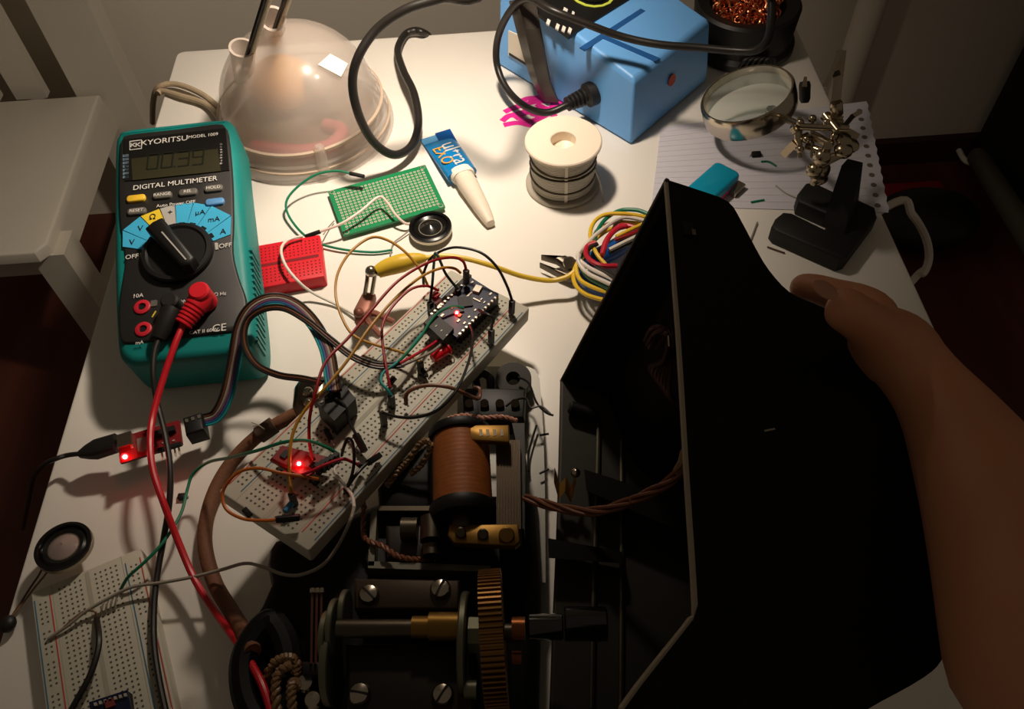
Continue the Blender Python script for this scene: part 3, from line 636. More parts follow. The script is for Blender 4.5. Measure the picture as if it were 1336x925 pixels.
# dial sectors
dc = fp(233, 332, FZ); DCX, DCY = dc
dial_r = abs(fp(279, 330, FZ)[0] - fp(187, 334, FZ)[0]) / 2
CY = M_('cyan_ink', (62, 172, 214), 0.5)
YL = M_('yellow_ink', (226, 196, 50), 0.5); GY = M_('grey_ink', (170, 168, 162), 0.5)
outer = [(162, 325), (162, 303), (185, 285), (210, 275), (230, 269.5), (254, 267), (277, 271), (303, 284), (302, 309)]
secs = [(CY, 'V', 172, 316), (CY, 'V', 183, 298), (YL, 'Ω', 199, 283), (GY, '+', 222, 277), (CY, '', 241, 275), (CY, 'µA', 261, 277), (CY, 'mA', 279, 286), (CY, 'A', 291, 302)]
for k, (m_, tx, txx, tyy) in enumerate(secs):
    a = V(fp(*outer[k])); c = V(fp(*outer[k + 1])); ctr = V((DCX, DCY))
    ai = ctr + (a - ctr).normalized() * dial_r * 1.02; ci = ctr + (c - ctr).normalized() * dial_r * 1.02
    g = (c - a).normalized() * 0.0003
    MB().prism([tuple(a + g), tuple(c - g), tuple(ci - g * 0.5), tuple(ai + g * 0.5)], FZ - 0.0002, FZ + 0.0005).build('dial_sector', m_, mm_)
    if tx: mt(tx, txx, tyy, 0.0052 if len(tx) == 1 else 0.0048, INKD)
    md = ctr + ((a + c) / 2 - ctr).normalized() * dial_r * 1.05
    ang = math.atan2(md.y - DCY, md.x - DCX)
    MB().box((0, 0, 0), (0.002, 0.0034, 0.0004)).xf(Matrix.Translation((md.x, md.y, FZ + 0.0006)) @ Matrix.Rotation(ang, 4, 'Z')).build('dial_tick', CHIP, mm_)
MB().lathe([(dial_r, 0), (dial_r, 0.003), (dial_r - 0.0008, 0.004), (dial_r * 0.86, 0.0042), (dial_r * 0.80, 0.003), (0.0004, 0.003)], (DCX, DCY, FZ), n=48).build('dial', BLACKP, mm_)
da = V(fp(262, 362, FZ + 0.01)) - V(fp(206, 298, FZ + 0.01)); dang = math.atan2(da.y, da.x); dl = dial_r * 0.98
MB().prism([(-dl * 0.95, -0.0055), (dl * 0.9, -0.0045), (dl, 0), (dl * 0.9, 0.0045), (-dl * 0.95, 0.0055), (-dl, 0)], 0.002, 0.0125, 0.002).xf(Matrix.Translation((DCX, DCY, FZ)) @ Matrix.Rotation(dang, 4, 'Z')).build('dial_grip', BLACKP, mm_)
MB().box((dl * 0.2, 0, 0.0126), (dl * 1.3, 0.0008, 0.0003)).xf(Matrix.Translation((DCX, DCY, FZ)) @ Matrix.Rotation(dang, 4, 'Z')).build('dial_pointer', GY, mm_)
mt('OFF', 172, 335, 0.0042); mt('OFF', 294, 320.5, 0.0042); mt('10A', 180, 386, 0.0036); mt('V Ω Hz', 284, 384, 0.0030); mt('COM', 236, 394, 0.0032); mt('mA', 182, 447, 0.003)
mt('CE', 286, 428, 0.0064); mt('CAT II 600V', 266, 432, 0.0030)
slab([(183, 330), (187, 330), (188, 339), (184, 339)], 'off_mark', GY); slab([(280, 317), (284, 316.5), (285, 325), (281, 326)], 'off_mark', GY)
for (x, y) in ((186, 401), (187.5, 430)):
    c_ = fp(x, y, FZ)
    MB().lathe([(0.0044, -0.0005), (0.0044, 0.0008), (0.0036, 0.0012), (0.0022, 0.0012), (0.002, -0.0005)], (*c_, FZ), n=28, cap=False).build('input_jack', M_('jack_red', (196, 36, 52), 0.4), mm_)
    MB().cyl((*c_, FZ - 0.0002), (*c_, FZ + 0.0003), 0.0021, n=16).build('jack_hole', CHIP, mm_)
c_ = fp(222, 408, FZ)
MB().prism(rrect(0.009, 0.012, 0.002, 3, *c_), FZ, FZ + 0.003, 0.001).build('jack_shroud', BLACKP, mm_)
MB().prism(rrect(0.0035, 0.0038, 0.0004, 1, *fp(202.5, 398)), FZ - 0.0002, FZ + 0.0005).build('warning_mark', BTN, mm_)
a = fp(205, 408); c_ = fp(200, 416)
MB().tube([(a[0], a[1], FZ + 0.0002), (c_[0], c_[1], FZ + 0.0002)], 0.0004, 5).build('warning_mark', YL, mm_)
for k in range(16):
    q = fp(330 + k * 0.7 if k < 12 else 338, 330 + k * 8, MT - 0.008)
    MB().box((q[0] - 0.001, q[1], MT - 0.012), (0.003, 0.0016, 0.016)).build('grip_rib', TEAL, mm_)
MB().box((0, 0.045, -0.012), (0.05, 0.004, 0.026)).xf(Matrix.Translation((0, 0.0, 0)) @ Matrix.Rotation(math.radians(8), 4, 'X')).build('tilt_stand', TEAL, mm_)

# test leads
def fw(x, y, h): q = fp(x, y, FZ + h); return MM @ V((q[0], q[1], FZ + h))
rl = thing('red_test_lead', 'red test lead plugged into the multimeter and running to the telephone', 'test lead', fw(262, 395, 0))
j0 = fw(270, 396, 0.0005); up_ = MM.to_3x3() @ V((0, 0, 1))
MB().cyl(j0, j0 + up_ * 0.014, 0.0062, 0.0056, 20, 0.001).build('plug_head', REDP, rl, True)
bd = (fw(235, 436, 0.006) - fw(266, 392, 0.009))
pr = [(0.0056, -0.002), (0.0062, 0.002), (0.006, 0.006)] + [(r, 0.007 + 0.0022 * i + d) for i in range(5) for r, d in ((0.0052 - 0.00022 * i, 0), (0.0058 - 0.00025 * i, 0.0004), (0.0058 - 0.00025 * i, 0.0014), (0.0050 - 0.00022 * i, 0.0018))]
MB().lathe(pr, fw(264, 388, 0.008), bd, 20).build('plug_boot', REDP, rl, True)
pe_ = fw(264, 388, 0.008) + bd.normalized() * 0.017
LEADR = M_('lead_red', (196, 22, 36), 0.35)
MB().tube(catmull([pe_, P(228, 450, 0.042), P(211, 500, 0.036), P(199, 545, 0.032), P(196, 580, 0.032), P(200, 615, 0.030), P(213, 655, 0.026), P(232, 705, 0.018), P(252, 752, 0.014), P(275, 790, 0.016), P(300, 825, 0.024), P(325, 862, 0.032), P(343, 895, 0.036), P(357, 940, 0.036)], 8), 0.0017, 10).build('lead_wire', LEADR, rl, True)
bkl = thing('black_test_lead', 'black test lead hanging down from the multimeter across the table', 'test lead', fw(206, 425, 0))
bp_ = fw(228, 402, 0.001)
MB().cyl(bp_, bp_ + up_ * 0.009, 0.0052, 0.0048, 20, 0.001).build('plug_head', BLACKR, bkl, True)
MB().lathe([(0.005, 0), (0.0055, 0.004), (0.005, 0.012), (0.004, 0.018)], fw(226, 402, 0.006), fw(208, 440, 0.003) - fw(226, 402, 0.006), 18).build('plug_boot', BLACKR, bkl, True)
MB().tube(catmull([fw(212, 432, 0.004), P(202, 458, 0.040), P(200, 490, 0.036), P(205, 525, 0.030), P(215, 565, 0.028), P(222, 610, 0.026), P(221, 655, 0.022), P(214, 700, 0.016), P(206, 745, 0.013), P(201, 790, 0.012), P(201, 840, 0.012), P(208, 890, 0.012), P(220, 945, 0.012)], 8), 0.0015, 10).build('lead_wire', BLACKC, bkl, True)

# ------------------------------------------------------------------ notebook sheet, lighter, clippings
nq = [(862, 166), (1131, 132), (1160, 277), (850, 268)]
sheet = thing('notepad_sheet', 'white lined notepad sheet with a torn spiral edge under the magnifier', 'paper', P(1000, 210))
PAPER = M_('lined_paper', (208, 206, 216), 0.8, var=0.02)
q4 = [P(x, y, 0.0006) for x, y in nq]
edge = [q4[1].lerp(q4[2], k / 24) + (V((0.0006, 0, 0)) if k % 2 else V((-0.0004, 0, 0))) for k in range(25)]
MB().prism([tuple(p[:2]) for p in [q4[0]] + edge + [q4[3]]], 0.0002, 0.0006).build('page', PAPER, sheet, True)
for k in range(11):
    c_ = q4[1].lerp(q4[2], 0.09 + k * 0.085) + V((-0.0065, 0, 0.0002))
    MB().cyl(c_ - V((0, 0, 0.0003)), c_ + V((0, 0, 0.0001)), 0.0019, n=12).build('punched_hole', M_('hole_shade', (110, 102, 88), 0.9), sheet, True)
LINE = M_('paper_line', (204, 202, 204), 0.8)
for k in range(1, 15):
    a = q4[0].lerp(q4[3], k / 15); c_ = (q4[1].lerp(q4[2], k / 15)); c_ = a.lerp(c_, 0.93)
    MB().tube([a + V((0, 0, 0.00003)), c_ + V((0, 0, 0.00003))], 0.00018, 4).build('ruled_line', LINE, sheet, True)
la, lb = P(900, 262, 0.012), P(945, 222, 0.012)
LM = frame(V(((la.x + lb.x) / 2, (la.y + lb.y) / 2, 0.001)), V((lb.x - la.x, lb.y - la.y, 0)), V((la.y - lb.y, lb.x - la.x, 0)))
lg = thing('usb_stick', 'turquoise and pink USB stick lying on the notepad sheet', 'usb stick', M=LM)
LL = (lb - la).length + 0.012
MB().prism(rrect(LL, 0.0195, 0.004, 4), 0.0045, 0.0105, 0.002).build('shell', M_('turquoise_plastic', (10, 150, 184), 0.35), lg)
MB().prism(rrect(LL, 0.0195, 0.004, 4), 0.0002, 0.0045, 0.0, 0.001).build('base_shell', M_('pink_plastic', (214, 70, 110), 0.4), lg)
us = P(958, 243, 0.004)
MB().prism(rrect(0.012, 0.010, 0.0006, 1), 0.0012, 0.0045).xf(LM.inverted() @ Matrix.Translation((us.x, us.y, 0.0)) @ LM.to_3x3().to_4x4()).build('metal_plug', STEEL, lg)
def snip(pts, r, m, label, cat='wire clipping', group=None): return one(MB().tube(catmull(pts, 4), r, 6), 'wire_clipping', m, label, cat, group=group)
snip([P(993, 211, 0.001), P(1003, 211, 0.0012), P(1013, 217, 0.001)], 0.0007, W['green'], 'curved green wire clipping on the notepad sheet')
snip([P(980, 264, 0.001), P(997, 261, 0.001)], 0.0008, W['green'], 'straight dark green wire clipping at the lower edge of the sheet')
snip([P(1012, 242, 0.001), P(1025, 252, 0.001), P(1040, 259, 0.001)], 0.0005, W['grey'], 'grey bent wire clipping beside the black stand foot')
snip([P(979, 314, 0.0008), P(988, 290, 0.0008)], 0.0006, W['grey'], 'thin grey wire clipping standing toward the black cover')
snip([P(1001, 322, 0.0008), P(1012, 326, 0.0008), P(1024, 330, 0.0008)], 0.0005, W['dbrown'], 'thin brown wire clipping above the hand')
snip([P(959, 258, 0.001), P(963, 253, 0.001)], 0.0006, W['tan'], 'tiny tan wire clipping beside the USB stick')
c_ = P(987, 201, 0.002)
t = thing('tiny_chip', 'tiny black component lying on the lined sheet', 'component', V((c_.x, c_.y, 0.0006)))
MB().prism(rrect(0.0062, 0.0042, 0.0005, 1), 0, 0.0025, 0.0004).build('body', CHIP, t)
for s in (-1, 1): MB().box((s * 0.0036, 0, 0.0005), (0.0016, 0.001, 0.0004)).build('lead', TIN, t)
c_ = P(237, 647, 0.002)
t = thing('tiny_chip', 'tiny black component on the table between the test leads', 'component', V((c_.x, c_.y, 0.0)))
MB().prism(rrect(0.0042, 0.0032, 0.0004, 1), 0, 0.0025, 0.0004).build('body', CHIP, t)
for s in (-1, 1): MB().box((s * 0.0025, 0, 0.0005), (0.0012, 0.001, 0.0004)).build('lead', TIN, t)

# ------------------------------------------------------------------ helping hands with magnifier
hh_ = thing('helping_hands', 'magnifier stand with metal clips on a black cast foot', 'magnifier stand', P(1085, 280))
FOOT = M_('black_cast_iron', (24, 23, 22), 0.6, var=0.2, bump=0.2)
PQ([(1012, 284), (1022, 276), (1033, 277), (1076, 298), (1088, 282), (1042, 262), (1041, 252), (1052, 238), (1062, 237), (1094, 252), (1112, 256), (1142, 270), (1145, 282), (1106, 334), (1096, 337), (1012, 300), (1007, 294)], 0.012, 0.0007, 0.0015).build('foot', FOOT, hh_, True)
ft0 = P(1086, 290, 0.012); ft1 = P(1112, 214, 0.042)
MB().hexa([P(1072, 294, 0.012), P(1102, 306, 0.012), P(1120, 262, 0.012), P(1092, 252, 0.012)], [P(1098, 216, 0.044), P(1118, 222, 0.044), P(1126, 212, 0.044), P(1106, 207, 0.044)]).build('upright', FOOT, hh_, True)
NI = M_('nickel_brass', (188, 174, 150), 0.22, 1.0, var=0.15)
def bar(a, c, r, n=10): return MB().cyl(a, c, r, n=n, ch=r * 0.3)
J = P(1072, 196, 0.062)
MB().lathe([(0.003, 0), (0.006, 0.001), (0.0065, 0.006), (0.005, 0.009), (0.003, 0.01)], P(1068, 226, 0.036), J - P(1068, 226, 0.036), 20).build('post_clamp', NI, hh_, True)
MB().cyl(P(1062, 238, 0.028), P(1080, 190, 0.066), 0.0026, n=12).build('post', NI, hh_, True)
MB().ball(P(1072, 205, 0.058), 0.0052, 16).build('ball_joint', NI, hh_, True)
MB().ball(P(1100, 196, 0.058), 0.0056, 16, (1, 1, 0.8)).build('wing_nut', NI, hh_, True)
MB().ball(P(1062, 222, 0.045), 0.0048, 16).build('ball_joint', NI, hh_, True)
MB().cyl(P(1044, 165, 0.066), P(1108, 168, 0.070), 0.0020, n=12).build('cross_bar', NI, hh_, True)
MB().cyl(P(1043, 172, 0.062), P(1044, 206, 0.052), 0.0014, n=10).build('clamp_plate', NI, hh_, True)
for (x, y0_, y1_) in ((1044, 152, 206), (1060, 152, 206)):
    MB().hexa([P(x - 3.5, y1_, 0.048), P(x + 3.5, y1_, 0.048), P(x + 3.5, y0_, 0.060), P(x - 3.5, y0_, 0.060)], [P(x - 2.5, y1_, 0.053), P(x + 2.5, y1_, 0.053), P(x + 2.5, y0_, 0.065), P(x - 2.5, y0_, 0.065)]).build('clamp_plate', NI, hh_, True)
for (x, y, z) in ((1044, 160, 0.066), (1060, 155, 0.066), (1052, 182, 0.06), (1078, 160, 0.07), (1090, 168, 0.068), (1044, 195, 0.056), (1088, 178, 0.064)):
    MB().ball(P(x, y, z), 0.0024, 12).build('joint_screw', NI, hh_, True)
for (a_, c_, r_) in (((1036, 186, .056), (1056, 176, .06), .0022), ((1060, 176, .060), (1086, 190, .060), .0026), ((1052, 190, .054), (1078, 200, .056), .0022), ((1070, 214, .050), (1098, 200, .056), .0028), ((1076, 150, .07), (1094, 172, .068), .0030), ((1040, 160, .064), (1040, 196, .054), .0018)):
    MB().cyl(P(*a_), P(*c_), r_, n=12, ch=0.0004).build('clamp_rod', NI, hh_, True)
for (x, y, z, r_) in ((1066, 232, .034, .0052), (1098, 186, .060, .0050), (1108, 192, .056, .0042), (1036, 170, .060, .0036)):
    MB().lathe([(r_ * .6, 0), (r_, .0008), (r_, .0036), (r_ * .6, .0044)], P(x, y, z), V((0.4, -0.5, 1)), 14).build('thumb_nut', NI, hh_, True)
# left stubby clip pointing up
MB().lathe([(0.0022, 0), (0.0032, 0.002), (0.0034, 0.010), (0.0028, 0.012)], P(1050, 134, 0.068), P(1050, 112, 0.076) - P(1050, 134, 0.068), 14).build('clip_sleeve', BLACKP, hh_, True)
MB().hexa([P(1046, 116, 0.076), P(1053, 116, 0.076), P(1053, 113, 0.078), P(1046, 113, 0.078)], [P(1049, 102, 0.082), P(1053, 102, 0.082), P(1053, 100, 0.083), P(1049, 100, 0.083)]).build('clip_jaw', NI, hh_, True)
# tall crocodile clip
def jaw(pts, wd):
    mb = MB()
    for i in range(len(pts) - 1):
        a, c = pts[i], pts[i + 1]; d = (c - a).normalized(); s = d.cross(ray(1090, 120).normalized()).normalized() * wd; h = d.cross(s).normalized() * 0.0012
        mb.hexa([a - s - h, a + s - h, c + s - h, c - s - h], [a - s + h, a + s + h, c + s + h, c - s + h])
    return mb
jaw([P(1098, 66, 0.10), P(1094, 100, 0.088), P(1090, 138, 0.078)], 0.0026).build('clip_jaw', NI, hh_, True)
jaw([P(1097, 65, 0.10), P(1086, 92, 0.092), P(1076, 114, 0.085)], 0.0014).build('clip_jaw', NI, hh_, True)
MB().cyl(P(1086, 98, 0.088), P(1096, 94, 0.090), 0.0022, n=12).build('clip_spring', DSTEEL, hh_, True)
MB().lathe([(0.003, 0), (0.0036, 0.001), (0.0036, 0.008), (0.0030, 0.009)], P(1092, 150, 0.072), P(1091, 138, 0.078) - P(1092, 150, 0.072), 16).build('clip_socket', NI, hh_, True)
for k in range(5):
    MB().tube([P(1084 + k * 0.5, 152 + k * 5, 0.072 - k * .002), P(1100 + k * 0.5, 154 + k * 5, 0.072 - k * .002)], 0.0012, 8).build('spring_coil', NI, hh_, True)
# clip on the right pointing over the paper edge
jaw([P(1100, 166, 0.068), P(1112, 152, 0.068), P(1122, 146, 0.068)], 0.0014).build('clip_jaw', NI, hh_, True)
jaw([P(1100, 168, 0.066), P(1112, 174, 0.062), P(1119, 178, 0.060)], 0.0018).build('clip_jaw', NI, hh_, True)
jaw([P(1038, 186, 0.058), P(1030, 194, 0.052), P(1022, 202, 0.046)], 0.0022).build('clip_jaw', NI, hh_, True)
# magnifier
mc = P(976, 130, 0.036)
toC = (C0 - mc).normalized()
mn = (V((-0.36, 0.10, 1.0))).normalized()
mr = px(976, 130, 0.036, 60)
MGM = frame(mc, V((1, 0, 0)) - mn * mn.x, mn.cross(V((1, 0, 0)) - mn * mn.x))
RG = [(mr, -0.009), (mr + 0.0006, -0.004), (mr + 0.0002, 0.004), (mr - 0.0008, 0.0055), (mr - 0.002, 0.0052), (mr - 0.0018, -0.0088)]
MB().lathe(RG + [RG[0]], (0, 0, 0), (0, 0, 1), 56, cap=False).xf(MGM).build('magnifier_ring', M_('nickel_ring', (206, 196, 178), 0.18, 1.0, var=0.05), hh_, True)
ln = [(max(0.0004, (mr - 0.002) * math.sin(math.radians(a))), 0.0035 * math.cos(math.radians(a))) for a in range(0, 181, 12)]
MB().lathe(ln, (0, 0, 0), (0, 0, 1), 56).xf(MGM).build('lens', clear('magnifier_glass', (200, 214, 200), 0.05, 0.22, 1.0), hh_, True)
MB().cyl(P(1012, 150, 0.036), P(1046, 164, 0.058), 0.0022, n=12).build('magnifier_arm', NI, hh_, True)
MB().prism(rrect(0.006, 0.008, 0.001, 1), -0.004, 0.005, 0.001).xf(Matrix.Translation(P(1006, 150, 0.034))).build('magnifier_bracket', DSTEEL, hh_, True)

# ------------------------------------------------------------------ wire bundle and cutters
cut = thing('side_cutters', 'steel side cutters with blue handles under the bundle of wire', 'cutters', P(740, 350))
CUT = M_('dark_cutter_steel', (96, 88, 78), 0.38, 0.9)
PQ([(706, 332), (724, 335), (737, 332), (750, 337), (752, 348), (742, 349), (726, 338)], 0.009, 0.004, 0.001).build('jaw', CUT, cut, True)
PQ([(704, 342), (722, 349), (734, 352), (752, 350), (754, 362), (742, 361), (728, 355)], 0.008, 0.003, 0.001).build('jaw', CUT, cut, True)
MB().cyl(P(743, 343, 0.006), P(743, 343, 0.0115), 0.0040, n=20, ch=0.0006).build('pivot', STEEL, cut, True)
HB = M_('blue_handle', (14, 76, 148), 0.3)
MB().tube(catmull([P(752, 345, 0.008), P(775, 338, 0.010), P(800, 326, 0.010), P(830, 306, 0.010), P(858, 285, 0.009)], 6), [0.003 + 0.003 * min(1, i / 8) for i in range(25)], 12).build('handle', HB, cut, True)
MB().tube(catmull([P(752, 356, 0.008), P(775, 372, 0.009), P(805, 380, 0.009), P(840, 384, 0.009)], 6), [0.003 + 0.003 * min(1, i / 8) for i in range(19)], 12).build('handle', HB, cut, True)
WB = [('yellow', [(790, 392), (764, 384), (750, 370), (750, 350), (768, 322), (790, 302), (812, 296), (840, 300)], 0.016, 'yellow wire wrapped lowest around the bundle'),
      ('yellow', [(816, 387), (782, 378), (758, 366), (752, 350), (757, 340), (772, 320), (780, 300), (804, 290), (842, 292)], 0.019, 'yellow wire crossing the coil beside the cutters'),
      ('yellow', [(790, 345), (778, 330), (770, 308), (775, 290), (790, 280), (815, 279), (842, 283)], 0.024, 'yellow wire looping highest at the left of the coil'),
      ('green', [(775, 328), (777, 308), (788, 288), (808, 275), (830, 274), (845, 279)], 0.023, 'green wire arching over the top of the coil'),
      ('green', [(820, 384), (790, 374), (764, 358), (757, 340), (766, 325)], 0.021, 'green wire between the yellow and the white bands'),
      ('white', [(822, 377), (795, 362), (768, 349), (754, 335), (762, 322), (785, 300), (812, 284), (842, 288)], 0.024, 'white wire running through the middle of the coil'),
      ('white', [(818, 380), (790, 368), (766, 356), (755, 342), (756, 332)], 0.0245, 'white wire in the tied front band of the coil'),
      ('grey', [(800, 300), (808, 286), (824, 283), (842, 287)], 0.020, 'grey wire at the top of the coil'),
      ('crimson', [(805, 347), (782, 346), (766, 335), (766, 322), (778, 316)], 0.0265, 'red wire curling low inside the coil'),
      ('crimson', [(785, 335), (790, 315), (802, 300), (815, 294), (838, 300)], 0.025, 'red wire in the centre of the coil'),
      ('crimson', [(786, 332), (793, 312), (805, 299), (818, 295)], 0.0275, 'second red wire in the centre of the coil'),
      ('black', [(823, 374), (800, 360), (776, 345), (766, 328), (780, 318)], 0.026, 'black wire in the tied band of the coil'),
      ('black', [(795, 330), (815, 320), (838, 310)], 0.026, 'black wire at the right side of the coil'),
      ('white', [(795, 326), (815, 316), (836, 306)], 0.028, 'white wire over the black one at the right of the coil'),
      ('yellow', [(804, 309), (820, 301), (840, 292)], 0.028, 'short yellow wire at the upper right of the coil'),
      ('red', [(802, 313), (822, 306), (838, 300)], 0.027, 'dark red wire at the upper right of the coil')]
for col, pts, z, lab in WB:
    N = len(pts)
    one(MB().tube(catmull([P(x, y, z + 0.001 * math.sin(i * 1.7) + (max(0, x - 770) * 0.0003 if y > 355 and x > 770 else 0)) for i, (x, y) in enumerate(pts)], 7), 0.00125 if col != 'crimson' else 0.0015, 8), 'hookup_wire', W[col], lab, 'wire', group='wires of the coiled bundle')
# yellow crocodile lead
yl = thing('yellow_clip_lead', 'yellow crocodile clip lead gripping the copper clamp', 'clip lead', P(520, 350))
YC = M_('yellow_boot', (214, 178, 48), 0.45)
yp = [P(492, 355, 0.030), P(505, 349, 0.031), P(525, 343, 0.032), P(545, 338, 0.032), P(556, 337, 0.032)]
MB().tube(catmull(yp, 5), [0.0036 + 0.0018 * math.sin(min(1, i / 10) * 1.57) - max(0, i - 10) * 0.00036 for i in range(21)], 14).build('boot', YC, yl, True)
MB().tube(catmull([P(552, 337, 0.032), P(580, 334, 0.032), P(610, 338, 0.030), P(645, 348, 0.026), P(680, 360, 0.018), P(715, 366, 0.013), P(738, 362, 0.014), P(752, 352, 0.016)], 7), 0.0015, 10).build('lead_wire', M_('yellow_lead', (226, 190, 60), 0.4), yl, True)
for dx in (0, 9):
    MB().tube(catmull([P(490 + dx * 0.5, 354 + dx * 0.4, 0.031), P(481 + dx, 353 + dx * 0.3, 0.028), P(479 + dx, 366, 0.024), P(476 + dx, 384, 0.018)], 5), 0.0013, 8).build('jaw', STEEL, yl, True)
MB().ball(P(484, 354, 0.031), 0.0034, 14).build('hinge', STEEL, yl, True)
cc = thing('copper_clip', 'bare copper coloured crocodile clip held by the yellow clip', 'clip', P(475, 405))
CP = M_('copper_clip_metal', (150, 96, 80), 0.5, 0.3, var=0.2)
PQ([(473, 378), (489, 381), (484, 403), (474, 415), (462, 416), (460, 403)], 0.017, 0.011, 0.002).build('body', CP, cc, True)
for pts in ([(470, 407), (490, 409), (514, 420)], [(474, 412), (484, 424), (497, 438)]):
    MB().tube([P(x, y, 0.012) for x, y in pts], [0.0026, 0.002, 0.0016], 8).build('jaw', CP, cc, True)
MB().ball(P(468, 408, 0.019), 0.0030, 14).build('hinge', CP, cc, True)

# ------------------------------------------------------------------ loose wires near the perfboard
def jumper(name, pts, r, m, label, ends=(True, True), group=None, endm=None, elen=0.010, cat='jumper wire', er=0.0013):
    pts = [V(p) for p in pts]
    t = thing(name, label, cat, pts[0], group)
    c = catmull(pts, 7)
    MB().tube(c, r, 8).build('insulation', m, t, True)
    for flag, p, q in ((ends[0], c[0], c[1]), (ends[1], c[-1], c[-2])):
        if flag:
            d = (p - q).normalized()
            if flag == 'down': d = -(MBM.to_3x3() @ V((0, 0, 1)))
            u = d.orthogonal().normalized(); Fm = frame(p, d, u)
            MB().prism(rrect(elen, er * 2, er * 0.35, 2, elen / 2), -er, er, er * 0.3).xf(Fm).build('connector', endm or BLACKP, t, True)
    return t
jumper('jumper_wire', [P(456, 226, 0.016), P(438, 223, 0.017), P(412, 228, 0.016), P(388, 244, 0.012), P(374, 262, 0.009), P(376, 280, 0.006), P(392, 302, 0.004), P(412, 316, 0.003), P(445, 325, 0.0025), P(485, 329, 0.002), P(512, 326, 0.002)], 0.0008, W['green'], 'green jumper wire curving from the lamp dome around the green board', (True, False))
jumper('jumper_wire', [P(418, 302, 0.010), P(445, 292, 0.012), P(470, 276, 0.013), P(494, 257, 0.014), P(505, 264, 0.013), P(516, 280, 0.010), P(528, 291, 0.006), P(537, 292, 0.004)], 0.0009, M_('wire_pale_pink', (226, 204, 192), 0.4), 'pale pink wire from the round black speaker across the green board', (True, False))
jumper('jumper_wire', [P(395, 308, 0.012), P(376, 313, 0.013), P(367, 325, 0.016), P(372, 345, 0.016), P(388, 366, 0.014), P(408, 382, 0.006), P(440, 398, 0.002), P(465, 412, 0.003)], 0.0009, W['white'], 'white jumper wire curling over the red mini breadboard', (False, True))
one(MB().tube(catmull([P(537, 298, 0.003), P(525, 308, 0.002), P(513, 318, 0.0015), P(509, 334, 0.0015)], 5), 0.0005, 6), 'thin_lead', W['grey'], 'thin bare grey lead below the round black speaker', 'wire')
one(MB().tube(catmull([P(436, 288, 0.002), P(428, 297, 0.004), P(422, 306, 0.006)], 4), 0.0004, 6), 'thin_lead', TIN, 'short bare pin beside the red mini breadboard', 'wire')

# ------------------------------------------------------------------ microcontroller and modules on the long breadboard
bn = MBM.to_3x3() @ V((0, 0, 1))
def module(name, label, quad, h0, h1, m, cat='circuit board', top=None):
    Fz = MBM @ Matrix.Translation((0, 0, TH))
    pts = [LC(Fz, x, y, h1) for x, y in quad]
    t = thing(name, label, cat, M=Fz @ Matrix.Translation((sum(p[0] for p in pts) / 4, sum(p[1] for p in pts) / 4, 0)))
    MB().prism(pts, h0, h1).xf(Fz).build('board', m, t, True)
    return t, Fz
def comp(t, Fz, x, y, h, sx, sy, sz_, m, name, rot=0.0):
    q = LC(Fz, x, y, h + sz_)
    return MB().box((0, 0, 0), (sx, sy, sz_)).xf(Fz @ Matrix.Translation((q[0], q[1], h + sz_ / 2)) @ Matrix.Rotation(rot, 4, 'Z')).build(name, m, t, True)
mc_, Fz = module('microcontroller_board', 'dark blue microcontroller board with a glowing red light on the breadboard', [(615, 362), (650, 384), (596, 440), (559, 414)], 0.0085, 0.0101, BLUEB)
comp(mc_, Fz, 607, 393, 0.0101, 0.0072, 0.0072, 0.001, CHIP, 'chip', 0.78)
comp(mc_, Fz, 623, 376, 0.0101, 0.005, 0.0036, 0.0018, COMP, 'reset_button', 0.2)
for (x, y, sx, sy) in ((612, 384, 0.0045, 0.0008), (622, 391, 0.0008, 0.0045), (628, 390, 0.0016, 0.0006), (632, 394, 0.0016, 0.0006), (640, 383, 0.002, 0.001), (616, 368, 0.0018, 0.001), (598, 418, 0.002, 0.001), (606, 421, 0.0018, 0.0009), (590, 401, 0.0018, 0.0009), (577, 411, 0.0022, 0.0012), (588, 430, 0.0016, 0.0008), (583, 424, 0.0016, 0.0008), (612, 413, 0.0014, 0.0008), (620, 404, 0.0014, 0.0008)):
    comp(mc_, Fz, x, y, 0.0101, sx, sy, 0.0006, COMP, 'component')
comp(mc_, Fz, 600, 411, 0.0101, 0.0022, 0.0014, 0.0008, M_('orange_part', (200, 110, 40), 0.4), 'component')
for (qa, qb) in (((561, 411), (613, 362)), ((598, 437), (648, 386))):
    mbp = MB()
    for k in range(12):
        x = qa[0] + (qb[0] - qa[0]) * (k + 0.5) / 12; y = qa[1] + (qb[1] - qa[1]) * (k + 0.5) / 12
        comp(mc_, Fz, x, y, 0.0101, 0.0011, 0.0011, 0.0012, TIN, 'header_pin')
    a_ = LC(Fz, *qa, 0.006); b__ = LC(Fz, *qb, 0.006); d_ = V((b__[0] - a_[0], b__[1] - a_[1]))
    MB().box((0, 0, 0), (d_.length, 0.0024, 0.0085)).xf(Fz @ Matrix.Translation(((a_[0] + b__[0]) / 2, (a_[1] + b__[1]) / 2, 0.00425)) @ Matrix.Rotation(math.atan2(d_.y, d_.x), 4, 'Z')).build('pin_header', BLACKP, mc_, True)
def led(t, p, e, rad, n=(0, 0, 1)):
    MB().ball(p, rad, 14).build('lit_led', LEDR, t, True)
    MB().ball(p + (C0 - p).normalized() * rad * 0.75, rad * 0.6, 12).build('led_core', LEDC, t, True)
    l = bpy.data.lights.new('led_glow', 'POINT'); l.energy = e; l.color = (1, 0.03, 0.03); l.shadow_soft_size = 0.001
    lo_ = bpy.data.objects.new('led_glow', l); COL.objects.link(lo_); lo_.parent = t; lo_.location = t.matrix_basis.inverted() @ (p + V((0, 0, rad + 0.003)))
led(mc_, on(596, 408, 0.0112), 0.0010, 0.0012)
